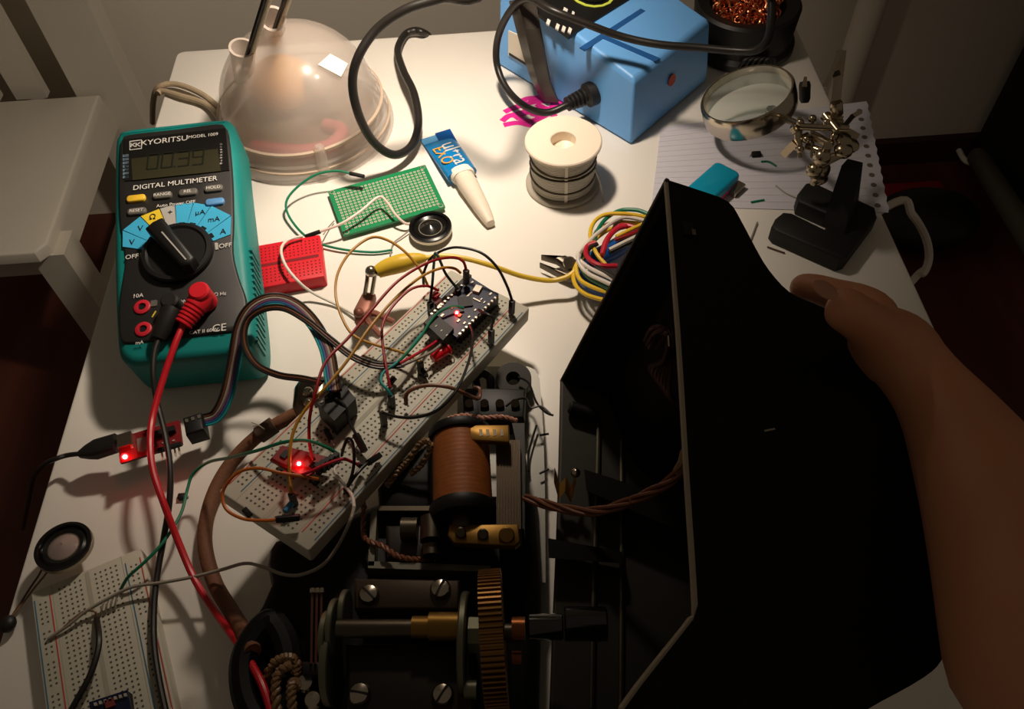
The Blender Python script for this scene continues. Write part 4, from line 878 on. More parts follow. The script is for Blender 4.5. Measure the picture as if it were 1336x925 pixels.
# FTDI style header wires plug
for i, (x, y) in enumerate([(568, 432), (577, 425)]):
    pass
pb, Fz = module('wire_plug', 'black six way plug at the near end of the microcontroller board', [(553, 420), (566, 408), (592, 428), (578, 444)], 0.005, 0.0125, CHIP, 'plug')
for k in range(4): comp(pb, Fz, 562 + k * 7, 419 + k * 6, 0.0125, 0.0014, 0.0006, 0.0003, GREYM, 'contact')
# red light emitting diode lying unlit
ld = thing('red_diode', 'unlit red rectangular diode on the long breadboard', 'diode', on(573, 461))
Fz = MBM @ Matrix.Translation((0, 0, TH))
RC = M_('red_led_plastic', (222, 20, 34), 0.25, sss=0.3, coat=0.3)
q0, q1 = on(564, 468, 0.005), on(583, 456, 0.005)
MB().cyl(q0, q1, 0.0027, n=20, ch=0.0007).build('lens', RC, ld, True)
MB().cyl(q1, q1 + (q1 - q0).normalized() * 0.001, 0.0031, n=20).build('rim', RC, ld, True)
for dx in (0, 4): MB().tube([on(582 + dx, 458 + dx, 0.005), on(588 + dx, 460 + dx, 0.003), on(589 + dx, 464 + dx, 0.0)], 0.0003, 6).build('lead', TIN, ld, True)
# sensor board standing beside the microcontroller
rm, Fz = module('sensor_board', 'tiny red board standing upright left of the microcontroller', [(560, 384), (568, 379), (581, 398), (573, 404)], 0.001, 0.010, REDB)
comp(rm, Fz, 569, 384, 0.010, 0.004, 0.003, 0.0012, M_('red_part', (196, 30, 34), 0.4), 'component')
comp(rm, Fz, 575, 398, 0.010, 0.003, 0.002, 0.0008, COMP, 'component')
# plugs standing beside the board
def plug(x0_, y0_, x1_, y1_, z0_, z1_, wd, label):
    a = on(x0_, y0_, z0_); c = on(x1_, y1_, z1_); d = c - a; F = frame(a, d, bn)
    t = thing('jumper_plug', label, 'plug', a)
    MB().prism(rrect(d.length, wd, wd * 0.15, 2, d.length / 2), -wd / 2, wd / 2, wd * 0.12).xf(F).build('housing', CHIP, t, True)
    MB().cyl(c, c + d.normalized() * 0.003, 0.0004, n=6).build('pin', TIN, t, True)
    return t
# black power connector block
kb, Fz = module('connector_block', 'large black eight way connector of the ribbon cable on the breadboard', [(414, 526), (446, 497), (464, 520), (436, 549)], 0.001, 0.012, CHIP, 'connector')
for k in range(5):
    comp(kb, Fz, 420 + k * 6, 524 - k * 5, 0.012, 0.0014, 0.0008, 0.0006, GREYM, 'contact')
# lower module with red light
lm, Fz = module('sensor_module', 'small dark red module with a glowing red light at the near breadboard end', [(352, 600), (368, 581), (432, 597), (398, 624)], 0.006, 0.0076, REDB)
comp(lm, Fz, 372, 592, 0.0076, 0.004, 0.003, 0.001, CHIP, 'chip'); comp(lm, Fz, 408, 606, 0.0076, 0.003, 0.002, 0.001, CHIP, 'chip')
for k in range(5): comp(lm, Fz, 414 + k * 6, 606 - k * 3.5, 0.006, 0.0022, 0.0022, 0.007, CHIP, 'pin_housing')
led(lm, on(390, 605, 0.009), 0.0014, 0.0014)
# wires on the breadboard
ZJ = 0.0007
def bw(pts, m, label, ends=(True, True), r=0.00075, **k):
    P3 = [on(x, y, h) for x, y, h in pts]
    return jumper('jumper_wire', P3, r, W[m] if isinstance(m, str) else m, label, ends, **k)
D = 'down'
bw([(608, 352, 0.022), (604, 341, 0.026), (590, 336, 0.028), (560, 342, 0.032), (520, 366, 0.034), (485, 404, 0.032), (455, 440, 0.030), (425, 472, 0.030), (412, 510, 0.028), (404, 545, 0.022), (404, 580, 0.012), (410, 600, 0.010)], 'red', 'long dark red jumper wire arching from the blue board to the near module', (D, False))
bw([(601, 356, 0.018), (592, 350, 0.022), (575, 350, 0.024), (548, 362, 0.026), (515, 390, 0.028), (482, 428, 0.028), (455, 468, 0.026), (425, 505, 0.024), (400, 532, 0.022), (384, 560, 0.019), (378, 590, 0.016), (378, 620, 0.012), (380, 644, 0.009)], 'ochre', 'long ochre jumper wire arching along the whole breadboard', (False, D))
bw([(572, 379, 0.012), (556, 373, 0.018), (535, 378, 0.020), (512, 400, 0.020), (499, 425, 0.018), (500, 455, 0.015), (505, 485, 0.012), (509, 506, 0.009)], 'red', 'red jumper wire bowing over the left side of the breadboard', (False, D))
bw([(558, 372, 0.004), (548, 352, 0.012), (530, 330, 0.018), (507, 314, 0.020), (484, 310, 0.020), (458, 328, 0.018), (441, 356, 0.014), (438, 386, 0.010), (447, 416, 0.008), (462, 438, 0.007), (490, 450, 0.007), (525, 460, 0.008), (548, 472, 0.009)], 'ochre', 'ochre jumper wire in a wide loop left of the breadboard', (False, D))
bw([(553, 374, 0.004), (553, 356, 0.014), (563, 336, 0.022), (582, 325, 0.026), (602, 323, 0.028), (628, 330, 0.028), (648, 348, 0.024), (661, 372, 0.018), (668, 392, 0.011)], 'black', 'black jumper wire arching over the blue board to the far right corner', (False, D))
bw([(561, 394, 0.011), (564, 370, 0.018), (566, 345, 0.024), (568, 330, 0.027), (574, 340, 0.025), (582, 358, 0.020), (597, 377, 0.013)], M_('wire_dark_green', (20, 46, 40), 0.4), 'dark green jumper wire bent to a sharp peak beside the blue board', (D, D))
bw([(624, 404, 0.013), (636, 410, 0.015), (644, 415, 0.014), (642, 424, 0.012), (641, 430, 0.011)], 'black', 'short black jumper wire at the right side of the blue board', (False, D))
bw([(613, 424, 0.012), (617, 440, 0.016), (612, 470, 0.018), (596, 508, 0.018), (572, 534, 0.015), (545, 544, 0.012), (520, 544, 0.011), (499, 538, 0.010)], 'black', 'long black jumper wire sagging across the near side of the breadboard', (False, D))
bw([(605, 402, 0.012), (590, 400, 0.014), (572, 408, 0.014), (560, 422, 0.013), (550, 438, 0.012), (536, 455, 0.012), (520, 472, 0.012)], 'green', 'green jumper wire leaving the blue board toward the ribbon', (False, False))
bw([(560, 426, 0.008), (545, 442, 0.010), (530, 462, 0.011), (514, 476, 0.012), (500, 486, 0.012), (497, 498, 0.012), (505, 508, 0.011), (510, 516, 0.009)], 'teal', 'teal jumper wire bending down to a black pin', (False, D))
bw([(580, 438, 0.008), (560, 452, 0.010), (540, 464, 0.012), (522, 474, 0.013)], 'crimson', 'crimson ribbon strand below the black plug', (False, False))
bw([(584, 442, 0.008), (565, 458, 0.010), (545, 468, 0.012), (524, 477, 0.013)], 'grey', 'grey ribbon strand below the black plug', (False, False))
bw([(415, 625, 0.010), (393, 621, 0.014), (366, 617, 0.016), (340, 611, 0.017), (316, 614, 0.015), (300, 626, 0.012), (290, 645, 0.008), (296, 665, 0.006), (318, 677, 0.006), (345, 679, 0.006), (360, 678, 0.006)], 'orange', 'orange jumper wire looping off the near end of the breadboard', (False, True))
bw([(370, 616, 0.010), (385, 621, 0.013), (405, 615, 0.015), (425, 606, 0.016), (447, 599, 0.015), (460, 603, 0.011), (467, 606, 0.007)], 'crimson', 'crimson jumper wire lying across the near module', (False, True), er=0.001, elen=0.004)
bw([(446, 594, 0.010), (449, 582, 0.018), (454, 572, 0.022), (460, 578, 0.021), (462, 600, 0.016), (459, 620, 0.010), (452, 637, 0.003)], 'black', 'black jumper wire rising in a narrow loop', (False, D), elen=0.003)
bw([(453, 636, 0.006), (464, 620, 0.010), (476, 607, 0.009), (480, 604, 0.008)], 'black', 'short black jumper wire ending in a plug near the breadboard edge', (False, True))
bw([(440, 607, 0.009), (436, 614, 0.010), (442, 624, 0.009), (452, 636, 0.006), (460, 648, 0.007), (462, 662, 0.010)], 'white', 'short white jumper wire beside the narrow black loop', (False, False))
bw([(438, 520, 0.013), (450, 530, 0.012), (455, 548, 0.008), (464, 566, 0.006)], 'black', 'thick black jumper stub behind the near module', (False, True))
# resistor
rs = thing('resistor', 'blue banded resistor at the near end of the breadboard', 'resistor', on(375, 662))
MB().cyl(on(371, 668, 0.004), on(381, 656, 0.004), 0.0014, n=14, ch=0.0004).build('body', M_('resistor_blue', (60, 130, 168), 0.4), rs, True)
MB().tube([on(369, 671, 0.0), on(369, 670, 0.004), on(383, 653, 0.004), on(384, 652, 0.0)], 0.0003, 6).build('lead', TIN, rs, True)
for (x0_, y0_, x1_, y1_, lab) in ((515, 492, 508, 500, 'black plug lying in the breadboard channel'), (548, 478, 556, 492, 'black plug under the end of the ochre loop'), (424, 560, 432, 574, 'black plug between the ribbon connector and the near module'), (318, 664, 327, 674, 'black plug at the near left corner of the breadboard'), (405, 624, 415, 632, 'black plug beside the near module')):
    plug(x0_, y0_, x1_, y1_, 0.004, 0.0025, 0.0024, lab)

# ------------------------------------------------------------------ USB serial board, ribbons
FB, fl_, fw_ = board_frame([(150, 573), (232, 548), (240, 579), (160, 603)], 0.0180)
fb = thing('usb_serial_board', 'small red USB serial board with a glowing light left on the table', 'circuit board', M=FB @ Matrix.Translation((0, 0, 0.0)))
MB().prism(rrect(fl_, fw_, 0.0006, 1), 0.0165, 0.0180).build('board', REDB, fb)
def fc(x, y, sx, sy, sz_, m, name):
    q = LC(FB, x, y, 0.0180); return MB().box((q[0], q[1], 0.0180 + sz_ / 2), (sx, sy, sz_)).build(name, m, fb)
fc(188, 580, 0.006, 0.008, 0.0012, M_('silver_chip', (120, 108, 100), 0.4), 'chip'); fc(212, 567, 0.014, 0.003, 0.003, CHIP, 'pin_header'); fc(165, 577, 0.007, 0.008, 0.003, STEEL, 'usb_socket'); fc(222, 585, 0.012, 0.002, 0.002, CHIP, 'pin_header')
random.seed(3)
for k in range(14): fc(172 + random.random() * 55, 564 + random.random() * 24, 0.0012, 0.0008, 0.0006, COMP if k % 2 else M_('red_part', (196, 30, 34), 0.4), 'component')
for k in range(5): q = LC(FB, 212 + k * 5.5, 592 - k * 1.8, 0.0160); MB().cyl((q[0], q[1], 0.0170), (q[0], q[1] - 0.004, 0.0160), 0.0005, n=6).build('header_pin', COMP, fb)
led(fb, P(163, 596, 0.0200), 0.0010, 0.0018)
uc = thing('usb_cable', 'black micro USB cable plugged into the small red board', 'cable', P(125, 585, 0.02))
UF = frame(P(152, 578, 0.0175), P(104, 593, 0.0140) - P(152, 578, 0.0175), V((0, 0, 1)).cross(P(104, 593, 0.0140) - P(152, 578, 0.0175)))
ul = (P(104, 593, 0.0140) - P(152, 578, 0.0175)).length
mb = MB()
rings = [(0, 0.0052, 0.0035), (ul * 0.55, 0.0054, 0.0036), (ul * 0.8, 0.0036, 0.003), (ul, 0.0018, 0.0018)]
n = 16; vs = []
for x, wy, hz in rings: vs += [(x, wy * math.copysign(abs(math.cos(2 * math.pi * k / n)) ** 0.6, math.cos(2 * math.pi * k / n)), hz * math.copysign(abs(math.sin(2 * math.pi * k / n)) ** 0.6, math.sin(2 * math.pi * k / n))) for k in range(n)]
fs = [(i * n + k, i * n + (k + 1) % n, (i + 1) * n + (k + 1) % n, (i + 1) * n + k) for i in range(3) for k in range(n)] + [tuple(reversed(range(n))), tuple(3 * n + k for k in range(n))]
mb.add(vs, fs).xf(UF).build('plug', BLACKR, uc, True)
MB().tube(catmull([P(105, 592, 0.0140), P(88, 594, 0.0110), P(72, 599, 0.012), P(58, 606, 0.005), P(44, 622, -0.02), P(38, 650, -0.08), P(30, 690, -0.2)], 6), 0.0013, 8).build('cord', BLACKC, uc, True)
rcn = thing('ribbon_plug', 'black plug of the ribbon cable on the small red board', 'plug', P(250, 550, 0.02))
PQ([(238, 545), (262, 537), (266, 560), (242, 567)], 0.0220, 0.0120, 0.001).build('housing', CHIP, rcn, True)
for k in range(3): PQ([(241 + k * 8, 547 - k * 2.6), (245 + k * 8, 546 - k * 2.6), (246 + k * 8, 550 - k * 2.6), (242 + k * 8, 551 - k * 2.6)], 0.0224, 0.0218).build('contact', GREYM, rcn, True)
def ribbon(name, pts, cols, label, pitch=0.0012, spread=None):
    # strands laid side by side, one part each
    c = catmull(pts, 8); N = len(c)
    t = thing(name, label, 'ribbon cable', c[0]); k = len(cols)
    side = []; 
    s = None
    for i in range(N):
        T = (c[min(i + 1, N - 1)] - c[max(i - 1, 0)]).normalized()
        s = T.cross((C0 + V((0.05, 0.1, 0.2)) - c[i]).normalized())
        s = (s - T * s.dot(T)).normalized(); side.append(s)
    for j, col in enumerate(cols):
        MB().tube([c[i] + side[i] * (j - (k - 1) / 2) * pitch for i in range(N)], 0.0007, 7).build('strand', W[col], t, True)
    return t
ribbon('ribbon_cable', [P(264, 549, 0.016), P(282, 542, 0.018), P(296, 515, 0.024), P(306, 470, 0.034), P(313, 430, 0.044), P(326, 405, 0.050), P(346, 392, 0.052), P(368, 391, 0.051), P(390, 402, 0.050), P(411, 425, 0.052), P(426, 455, 0.056), P(432, 485, 0.060), P(436, 510, 0.063)], ['black', 'brown', 'grey', 'purple', 'blue', 'teal'], 'flat ribbon cable arching from the small red board to the black connector')
ribbon('ribbon_cable', [P(420, 500, 0.056), P(395, 494, 0.050), P(362, 489, 0.044), P(334, 475, 0.042), P(319, 448, 0.045), P(322, 420, 0.050), P(342, 404, 0.054), P(370, 402, 0.056), P(400, 418, 0.057), P(430, 442, 0.057), P(460, 465, 0.057), P(492, 477, 0.056), P(526, 475, 0.053)], ['black', 'brown', 'black'], 'dark narrow ribbon cable in a big loop beside the multimeter')

# ------------------------------------------------------------------ lower left board: module and wires
md = thing('driver_module', 'small dark blue module on the lower left breadboard at the photo edge', 'circuit board', P(145, 915, 0.012))
PQ([(116, 916), (166, 900), (174, 940), (122, 956)], 0.016, 0.0145).build('board', BLUEB, md, True)
PQ([(136, 914), (148, 910), (150, 920), (138, 924)], 0.0172, 0.016).build('chip', M_('dull_red_part', (120, 50, 50), 0.5), md, True)
for k in range(7): PQ([(122 + k * 6.5, 917 - k * 2), (125 + k * 6.5, 916 - k * 2), (126 + k * 6.5, 920 - k * 2), (123 + k * 6.5, 921 - k * 2)], 0.0172, 0.016).build('header_pin', COMP, md, True)
for k in range(2): PQ([(118 + k * 40, 917 - k * 13), (126 + k * 40, 914 - k * 13), (130 + k * 40, 946 - k * 13), (122 + k * 40, 949 - k * 13)], 0.0145, 0.0088).build('pin_header', CHIP, md, True)
cable('grey_white_wire', [on(462, 662, 0.010), on(456, 682, 0.012), P(440, 714, 0.046), P(420, 738, 0.040), P(392, 750, 0.036), P(368, 749, 0.034), P(344, 740, 0.032), P(320, 735, 0.026), P(290, 743, 0.018), P(255, 752, 0.015), P(212, 760, 0.014), P(172, 766, 0.014), P(137, 783, 0.013), P(110, 799, 0.012), P(90, 815, 0.011), P(62, 834, 0.0095)], 0.0008, W['grey'], 'long grey wire running from the telephone to the lower left breadboard', 'wire')
cable('green_black_wire', [P(158, 768, 0.0095), P(168, 752, 0.015), P(190, 732, 0.018), P(214, 706, 0.018), P(236, 670, 0.016), P(244, 640, 0.016), P(252, 618, 0.018), P(272, 603, 0.024), P(300, 597, 0.040), P(335, 588, 0.058), P(370, 577, 0.066), P(400, 575, 0.067), P(425, 583, 0.064), P(442, 593, 0.059)], 0.0008, W['green'], 'dark green wire from the lower left breadboard to the near module', 'wire')
cable('black_wire', [P(126, 808, 0.0092), P(129, 828, 0.014), P(128, 848, 0.015), P(118, 880, 0.015), P(102, 910, 0.014), P(88, 935, 0.012)], 0.0014, W['black'], 'black wire curving down on the lower left breadboard', 'wire')
t = thing('twisted_bare_wires', 'bundle of thin bare twisted leads on the lower left breadboard', 'wire', P(128, 790, 0.0085))
for k in range(4): MB().tube(catmull([P(155 - k * 6, 772 + k * 3, 0.013), P(151 - k * 6, 784 + k * 3, 0.012), P(150 - k * 6, 796 + k * 2, 0.009)], 4), 0.0005, 6).build('strand', COMP, t, True)
MB().tube(catmull([P(126, 807, 0.0095), P(124, 798, 0.012), P(112, 797, 0.012), P(100, 804, 0.012), P(84, 818, 0.011)], 5), 0.0006, 6).build('strand', W['tan'], t, True)
t = thing('speaker_leads', 'two thin leads of the lower left speaker hanging over the table edge', 'wire', P(40, 770, 0.004))
for k in range(2): MB().tube(catmull([P(58 + k * 10, 733 + k * 4, 0.009), P(52 + k * 6, 748 + k * 3, 0.006), P(40 + k * 4, 766 + k * 2, 0.004), P(26 + k * 3, 788, 0.003), P(14, 806, 0.003)], 5), 0.0005, 6).build('strand', W['tan'] if k else W['dbrown'], t, True)
MB().ball(P(11, 814, 0.004), 0.0035, 12, (1, 1.2, 0.9)).build('bead', BLACKR, t, True)

# ------------------------------------------------------------------ telephone chassis
tel = thing('telephone_chassis', 'open old telephone chassis with copper coil, brass gear and magneto on a black base', 'telephone', P(540, 780))
def tq(pts, zt, zb, name, m, ch=0.0, par=tel): return PQ(pts, zt, zb, ch).build(name, m, par, True)
def tc_(x0_, y0_, x1_, y1_, z, r, name, m, n=24, ch=0.0, z1=None, par=tel): return MB().cyl(P(x0_, y0_, z), P(x1_, y1_, z if z1 is None else z1), r, n=n, ch=ch).build(name, m, par, True)
PLATE = M_('grey_base_plate', (150, 148, 140), 0.4, 0.1, var=0.08)
# black pressed base with its wide curled foot
foot = [(348, 712), (356, 700), (420, 680), (520, 640), (700, 640), (706, 760), (704, 860), (700, 990), (340, 1000), (312, 935), (300, 890), (304, 850), (318, 815), (338, 785), (350, 758), (345, 732)]
tq(foot, 0.026, 0.0, 'base', BLACKE, 0.006)
tq([(598, 482), (612, 478), (688, 478), (698, 482), (704, 494), (709, 560), (711, 640), (712, 760), (600, 760), (596, 560)], 0.012, 0.008, 'base_plate', PLATE)
# left ring of the foot
MB().tube(catmull([P(355, 812, 0.030), P(330, 835, 0.030), P(318, 870, 0.030), P(324, 915, 0.030), P(345, 945, 0.030), P(372, 915, 0.030), P(376, 850, 0.030)], 6, True), 0.006, 10, True).build('foot_rim', BLACKE, tel, True)
# insulators at the far end
nz_ = V((0, 0, 1))
MB().lathe([(0.0035, 0), (0.0092, 0), (0.0096, 0.001), (0.0096, 0.010), (0.009, 0.011), (0.0038, 0.011), (0.0034, 0.010), (0.0034, 0.0)], P(670, 503, 0.014), V((0, -0.25, 1)), 32, cap=False).build('ring_insulator', M_('dark_bakelite', (52, 49, 45), 0.5), tel, True)
MB().tube(catmull([P(622, 505, 0.022), P(621, 492, 0.026), P(630, 487, 0.027), P(639, 493, 0.026), P(640, 506, 0.022)], 6), 0.0022, 10).build('cable_eye', BLACKP, tel, True)
tq([(602, 505), (686, 507), (684, 545), (604, 545)], 0.028, 0.012, 'terminal_block', BLACKP, 0.001)
for k in range(4): tc_(612 + k * 20, 526, 612 + k * 20, 526, 0.028, 0.0022, 'terminal_screw', DSTEEL, 12, z1=0.031)
# coil
cz = 0.046
cr = px(602, 620, cz, 38)
pa, pb_ = P(601, 574, cz), P(604, 662, cz)
nR = 46; pr = []
Lc = (pb_ - pa).length
MB().lathe([(cr * 0.96, 0)] + [(cr * (1 + 0.004 * math.sin(i * 2.1)), Lc * (0.02 + 0.96 * i / nR)) for i in range(nR + 1)] + [(cr * 0.96, Lc)], pa, pb_ - pa, 40).build('coil_winding', M_('copper_paper_winding', (150, 84, 34), 0.55, 0.1, var=0.25, scale=220), tel, True)
MB().lathe([(cr * 1.12, 0), (cr * 1.14, 0.001), (cr * 1.14, 0.003), (cr * 1.10, 0.004)], pa + (pa - pb_).normalized() * 0.004, pb_ - pa, 40).build('coil_flange', BLACKP, tel, True)
MB().lathe([(cr * 1.12, 0), (cr * 1.14, 0.001), (cr * 1.14, 0.004), (cr * 1.05, 0.006)], pb_, pb_ - pa, 40).build('coil_flange', BLACKP, tel, True)
MB().cyl(pb_, pb_ + (pb_ - pa).normalized() * 0.012, cr * 0.5, n=20).build('coil_core', DSTEEL, tel, True)
for k in range(16):
    a = k / 16; tq([(560 + a * 0, 0)] if False else [(647 + k * 2.0, 574), (648.4 + k * 2.0, 574), (649.4 + k * 2.0, 690), (648 + k * 2.0, 690)], 0.050 - 0.0004 * (k % 2), 0.016, 'lamination', M_('core_lamination', (96, 82, 66), 0.5, 0.6, var=0.2))
tq([(596, 561), (606, 554), (664, 554), (665, 577), (606, 573)], 0.058, 0.055, 'brass_plate', BRASS, 0.0005)
for k in range(4): tq([(625 + k * 9, 560), (629 + k * 9, 560), (630 + k * 9, 568), (626 + k * 9, 569)], 0.0582, 0.0575, 'stamped_mark', DSTEEL)
tq([(586, 684), (676, 683), (679, 706), (672, 712), (592, 708), (584, 698)], 0.052, 0.048, 'brass_bracket', BRASS, 0.0006)
for (x, y) in ((661, 698), (601, 695), (630, 697)):
    tc_(x, y, x, y, 0.052, 0.0034 if x > 650 else 0.0024, 'bracket_screw', BRASS if x > 650 else DSTEEL, 18, 0.0005, z1=0.055)
tq([(668, 552), (684, 552), (684, 690), (676, 690), (674, 580)], 0.044, 0.012, 'core_frame', BLACKP)
tq([(560, 560), (570, 556), (600, 556), (604, 566), (562, 570)], 0.050, 0.03, 'lug', GREYM, 0.001)
# condenser block left of the coil
tq([(492, 636), (520, 600), (562, 575), (562, 664), (494, 664)], 0.034, 0.02, 'condenser', BLACKE, 0.002)
tq([(494, 660), (562, 660), (562, 666), (494, 666)], 0.0355, 0.026, 'condenser_highlight', DSTEEL)  # steel strip paints the highlight along the condenser's top edge
# grey frame
tq([(484, 664), (492, 664), (488, 738), (480, 738)], 0.034, 0.026, 'frame_bar', GREYM)
tq([(480, 732), (640, 738), (640, 746), (480, 741)], 0.034, 0.026, 'frame_bar', GREYM)
tq([(502, 684), (562, 682), (564, 730), (504, 728)], 0.036, 0.026, 'transformer', M_('dark_transformer', (44, 38, 32), 0.5), 0.002)
tc_(524, 690, 545, 690, 0.040, 0.005, 'transformer_coil', DSTEEL)
tc_(563, 676, 563, 706, 0.046, 0.005, 'spindle', DSTEEL)
tc_(563, 712, 563, 726, 0.044, 0.004, 'spindle', DSTEEL)
# magneto
mz = 0.058
tq([(462, 754), (600, 756), (598, 795), (462, 794)], 0.062, 0.028, 'magneto_yoke', M_('magneto_brown', (70, 58, 46), 0.5, 0.5, var=0.2), 0.001)
tq([(450, 838), (618, 840), (622, 990), (452, 990)], 0.058, 0.026, 'magneto_body', M_('magneto_dark', (44, 38, 32), 0.5, 0.5, var=0.2), 0.002)
tc_(440, 820, 540, 820, 0.064, px(500, 820, 0.064, 12), 'magneto_shaft', DSTEEL)
tc_(538, 818, 562, 818, 0.065, px(550, 818, 0.065, 14), 'brass_sleeve', BRASS)
tc_(560, 817, 602, 817, 0.065, px(580, 818, 0.065, 18), 'brass_sleeve', BRASS)
PL = M_('end_plate_grey', (118, 118, 98), 0.45, 0.7, var=0.15)
for (x0_, x1_, yy, r_) in ((422, 430, 830, 32), (432, 440, 818, 36), (446, 454, 800, 30)):
    tc_(x0_, yy, x1_, yy, 0.058, px(430, yy, 0.058, r_), 'end_disc', PL, 40, 0.0004)
tc_(430, 860, 440, 860, 0.048, px(430, 860, 0.05, 58), 'end_disc', PL, 40, 0.0004)
tc_(602, 842, 612, 842, 0.052, px(605, 842, 0.05, 68), 'bearing_plate', PL, 48, 0.0006)
tc_(612, 828, 631, 828, 0.060, px(620, 828, 0.06, 24), 'bearing_nut', PL, 8)
tc_(606, 900, 622, 900, 0.058, px(612, 905, 0.055, 12), 'bearing_screw', PL, 16)
for (x, y, z) in ((482, 777, 0.062), (470, 906, 0.058), (578, 907, 0.058), (575, 770, 0.062)):
    MB().lathe([(0.0042, 0), (0.0042, 0.0014), (0.0034, 0.0026), (0.0015, 0.0032), (0.0003, 0.0033)], P(x, y, z), nz_, 20).build('screw_head', STEEL, tel, True)
    MB().box((0, 0, 0.0031), (0.007, 0.0008, 0.0008)).xf(Matrix.Translation(P(x, y, z)) @ Matrix.Rotation(1.0 + x, 4, 'Z')).build('screw_slot', CHIP, tel, True)
# gear
gz = 0.050
ga, gb = P(630, 836, gz), P(659, 836, gz)
gr = px(645, 830, 0.07, 96)
def gear(R, teeth, w0, dep):
    pts = []
    for k in range(teeth):
        for f_, rr in ((0.0, R - dep), (0.28, R - dep), (0.42, R), (0.78, R), (0.92, R - dep)):
            a = 2 * math.pi * (k + f_) / teeth; pts.append((rr * math.cos(a), rr * math.sin(a)))
    return MB().prism(pts, 0, w0)
GF = frame(ga, V((0, 1, 0)), V((0, 0, 1)))
if (GF.to_3x3() @ V((0, 0, 1))).dot(gb - ga) < 0: GF = frame(ga, V((0, 0, 1)), V((0, 1, 0)))
gear(gr, 76, (gb - ga).length, 0.0014).xf(GF).build('gear_wheel', M_('gear_brass', (150, 112, 66), 0.4, 1.0, var=0.15), tel, True)
tc_(659, 825, 668, 825, 0.060, px(665, 825, 0.06, 12), 'hub', DSTEEL)
tc_(668, 820, 685, 820, 0.064, px(676, 820, 0.06, 15), 'pinion', M_('copper_bush', (140, 84, 50), 0.35, 1.0))
tc_(668, 858, 680, 858, 0.056, px(676, 858, 0.06, 9), 'pinion', M_('copper_bush', (140, 84, 50), 0.35, 1.0))
GB = M_('gloss_black_shaft', (26, 26, 25), 0.12, coat=1.0)
tc_(689, 818, 735, 818, 0.064, px(710, 818, 0.064, 17), 'crank_shaft', GB, 28, 0.0006)
tc_(736, 814, 792, 814, 0.066, px(760, 814, 0.066, 22), 'crank_socket', GB, 32, 0.0006)
# contact springs and clamp wires
SPR = M_('contact_spring', (110, 70, 56), 0.4, 0.7)
for k, x in enumerate((406, 412, 418)):
    MB().hexa([P(x - 1.5, 866, 0.034), P(x + 1.5, 866, 0.034), P(x + 2.5, 770, 0.034), P(x - 0.5, 770, 0.034)], [P(x - 1.5, 866, 0.046), P(x + 1.5, 866, 0.046), P(x + 3 , 768, 0.048), P(x, 768, 0.048)]).build('contact_spring', SPR, tel, True)
    tc_(x + 2, 768, x + 2, 774, 0.048, 0.0012, 'contact_tip', STEEL, 10)
tq([(392, 862), (424, 862), (424, 880), (394, 880)], 0.044, 0.026, 'contact_block', BLACKP, 0.001)
for (x, y) in ((400, 893), (410, 915)):
    MB().lathe([(0.004, 0), (0.004, 0.002), (0.003, 0.0035), (0.0003, 0.004)], P(x, y, 0.036), nz_, 18).build('terminal_screw', STEEL, tel, True)
    tc_(x, y, x, y, 0.026, 0.003, 'terminal_post', DSTEEL, 14, z1=0.037)
# cloth wires
def twist(pts, m, name, r=0.0009, tw=0.0009, k=2, pitch=6, par=tel):
    c = catmull(pts, 10)
    for j in range(k):
        q = []
        for i, p in enumerate(c):
            T = (c[min(i + 1, len(c) - 1)] - c[max(i - 1, 0)]).normalized(); u = T.orthogonal().normalized(); v = T.cross(u); a = i / pitch * 2 * math.pi + 2 * math.pi * j / k
            q.append(p + (u * math.cos(a) + v * math.sin(a)) * tw)
        MB().tube(q, r, 7).build(name, m, par, True)
twist([P(505, 634, 0.037), P(520, 615, 0.040), P(532, 602, 0.044), P(546, 582, 0.050), P(556, 575, 0.052), P(562, 584, 0.050), P(550, 606, 0.044), P(536, 618, 0.040)], W['tan'], 'cloth_wire', 0.0008, 0.0009)
twist([P(475, 656, 0.032), P(474, 690, 0.032), P(478, 704, 0.034), P(498, 712, 0.038), P(520, 726, 0.040), P(545, 730, 0.040), P(562, 726, 0.040)], W['cloth'], 'cloth_wire', 0.0008, 0.0007)
twist([P(585, 546, 0.034), P(605, 542, 0.036), P(630, 545, 0.036), P(655, 544, 0.036), P(674, 549, 0.034)], W['pink'], 'cloth_wire', 0.0008, 0.0006)
twist([P(345, 895, 0.030), P(355, 868, 0.036), P(372, 858, 0.038), P(386, 862, 0.038), P(386, 880, 0.036)], W['tan'], 'cloth_wire', 0.0012, 0.001)
twist([P(364, 960, 0.034), P(360, 910, 0.038), P(362, 880, 0.040), P(378, 868, 0.040)], W['tan'], 'cloth_wire', 0.0012, 0.001)
twist([P(384, 940, 0.036), P(380, 910, 0.040), P(382, 890, 0.040), P(392, 896, 0.038)], W['tan'], 'cloth_wire', 0.0012, 0.001)
for pts in ([(676, 492), (690, 500), (700, 525), (712, 538), (722, 542)], [(660, 530), (672, 522), (686, 520), (692, 532), (706, 530), (718, 540)], [(700, 555), (690, 590), (690, 615)], [(704, 568), (716, 566)], [(704, 618), (716, 612)]):
    MB().tube(catmull([P(x, y, 0.028 if pts[0][1] < 540 else 0.016) for x, y in pts], 6), 0.0006, 6).build('thin_wire', W['black'], tel, True)
cable('cloth_wire_loop', [on(530, 528, 0.004), on(532, 512, 0.010), on(555, 503, 0.012), on(585, 505, 0.012), on(608, 514, 0.008), P(624, 520, 0.040), P(626, 508, 0.040), P(618, 505, 0.04)], 0.0010, W['cloth'], 'brown cloth covered wire curving over the near breadboard edge', 'wire')
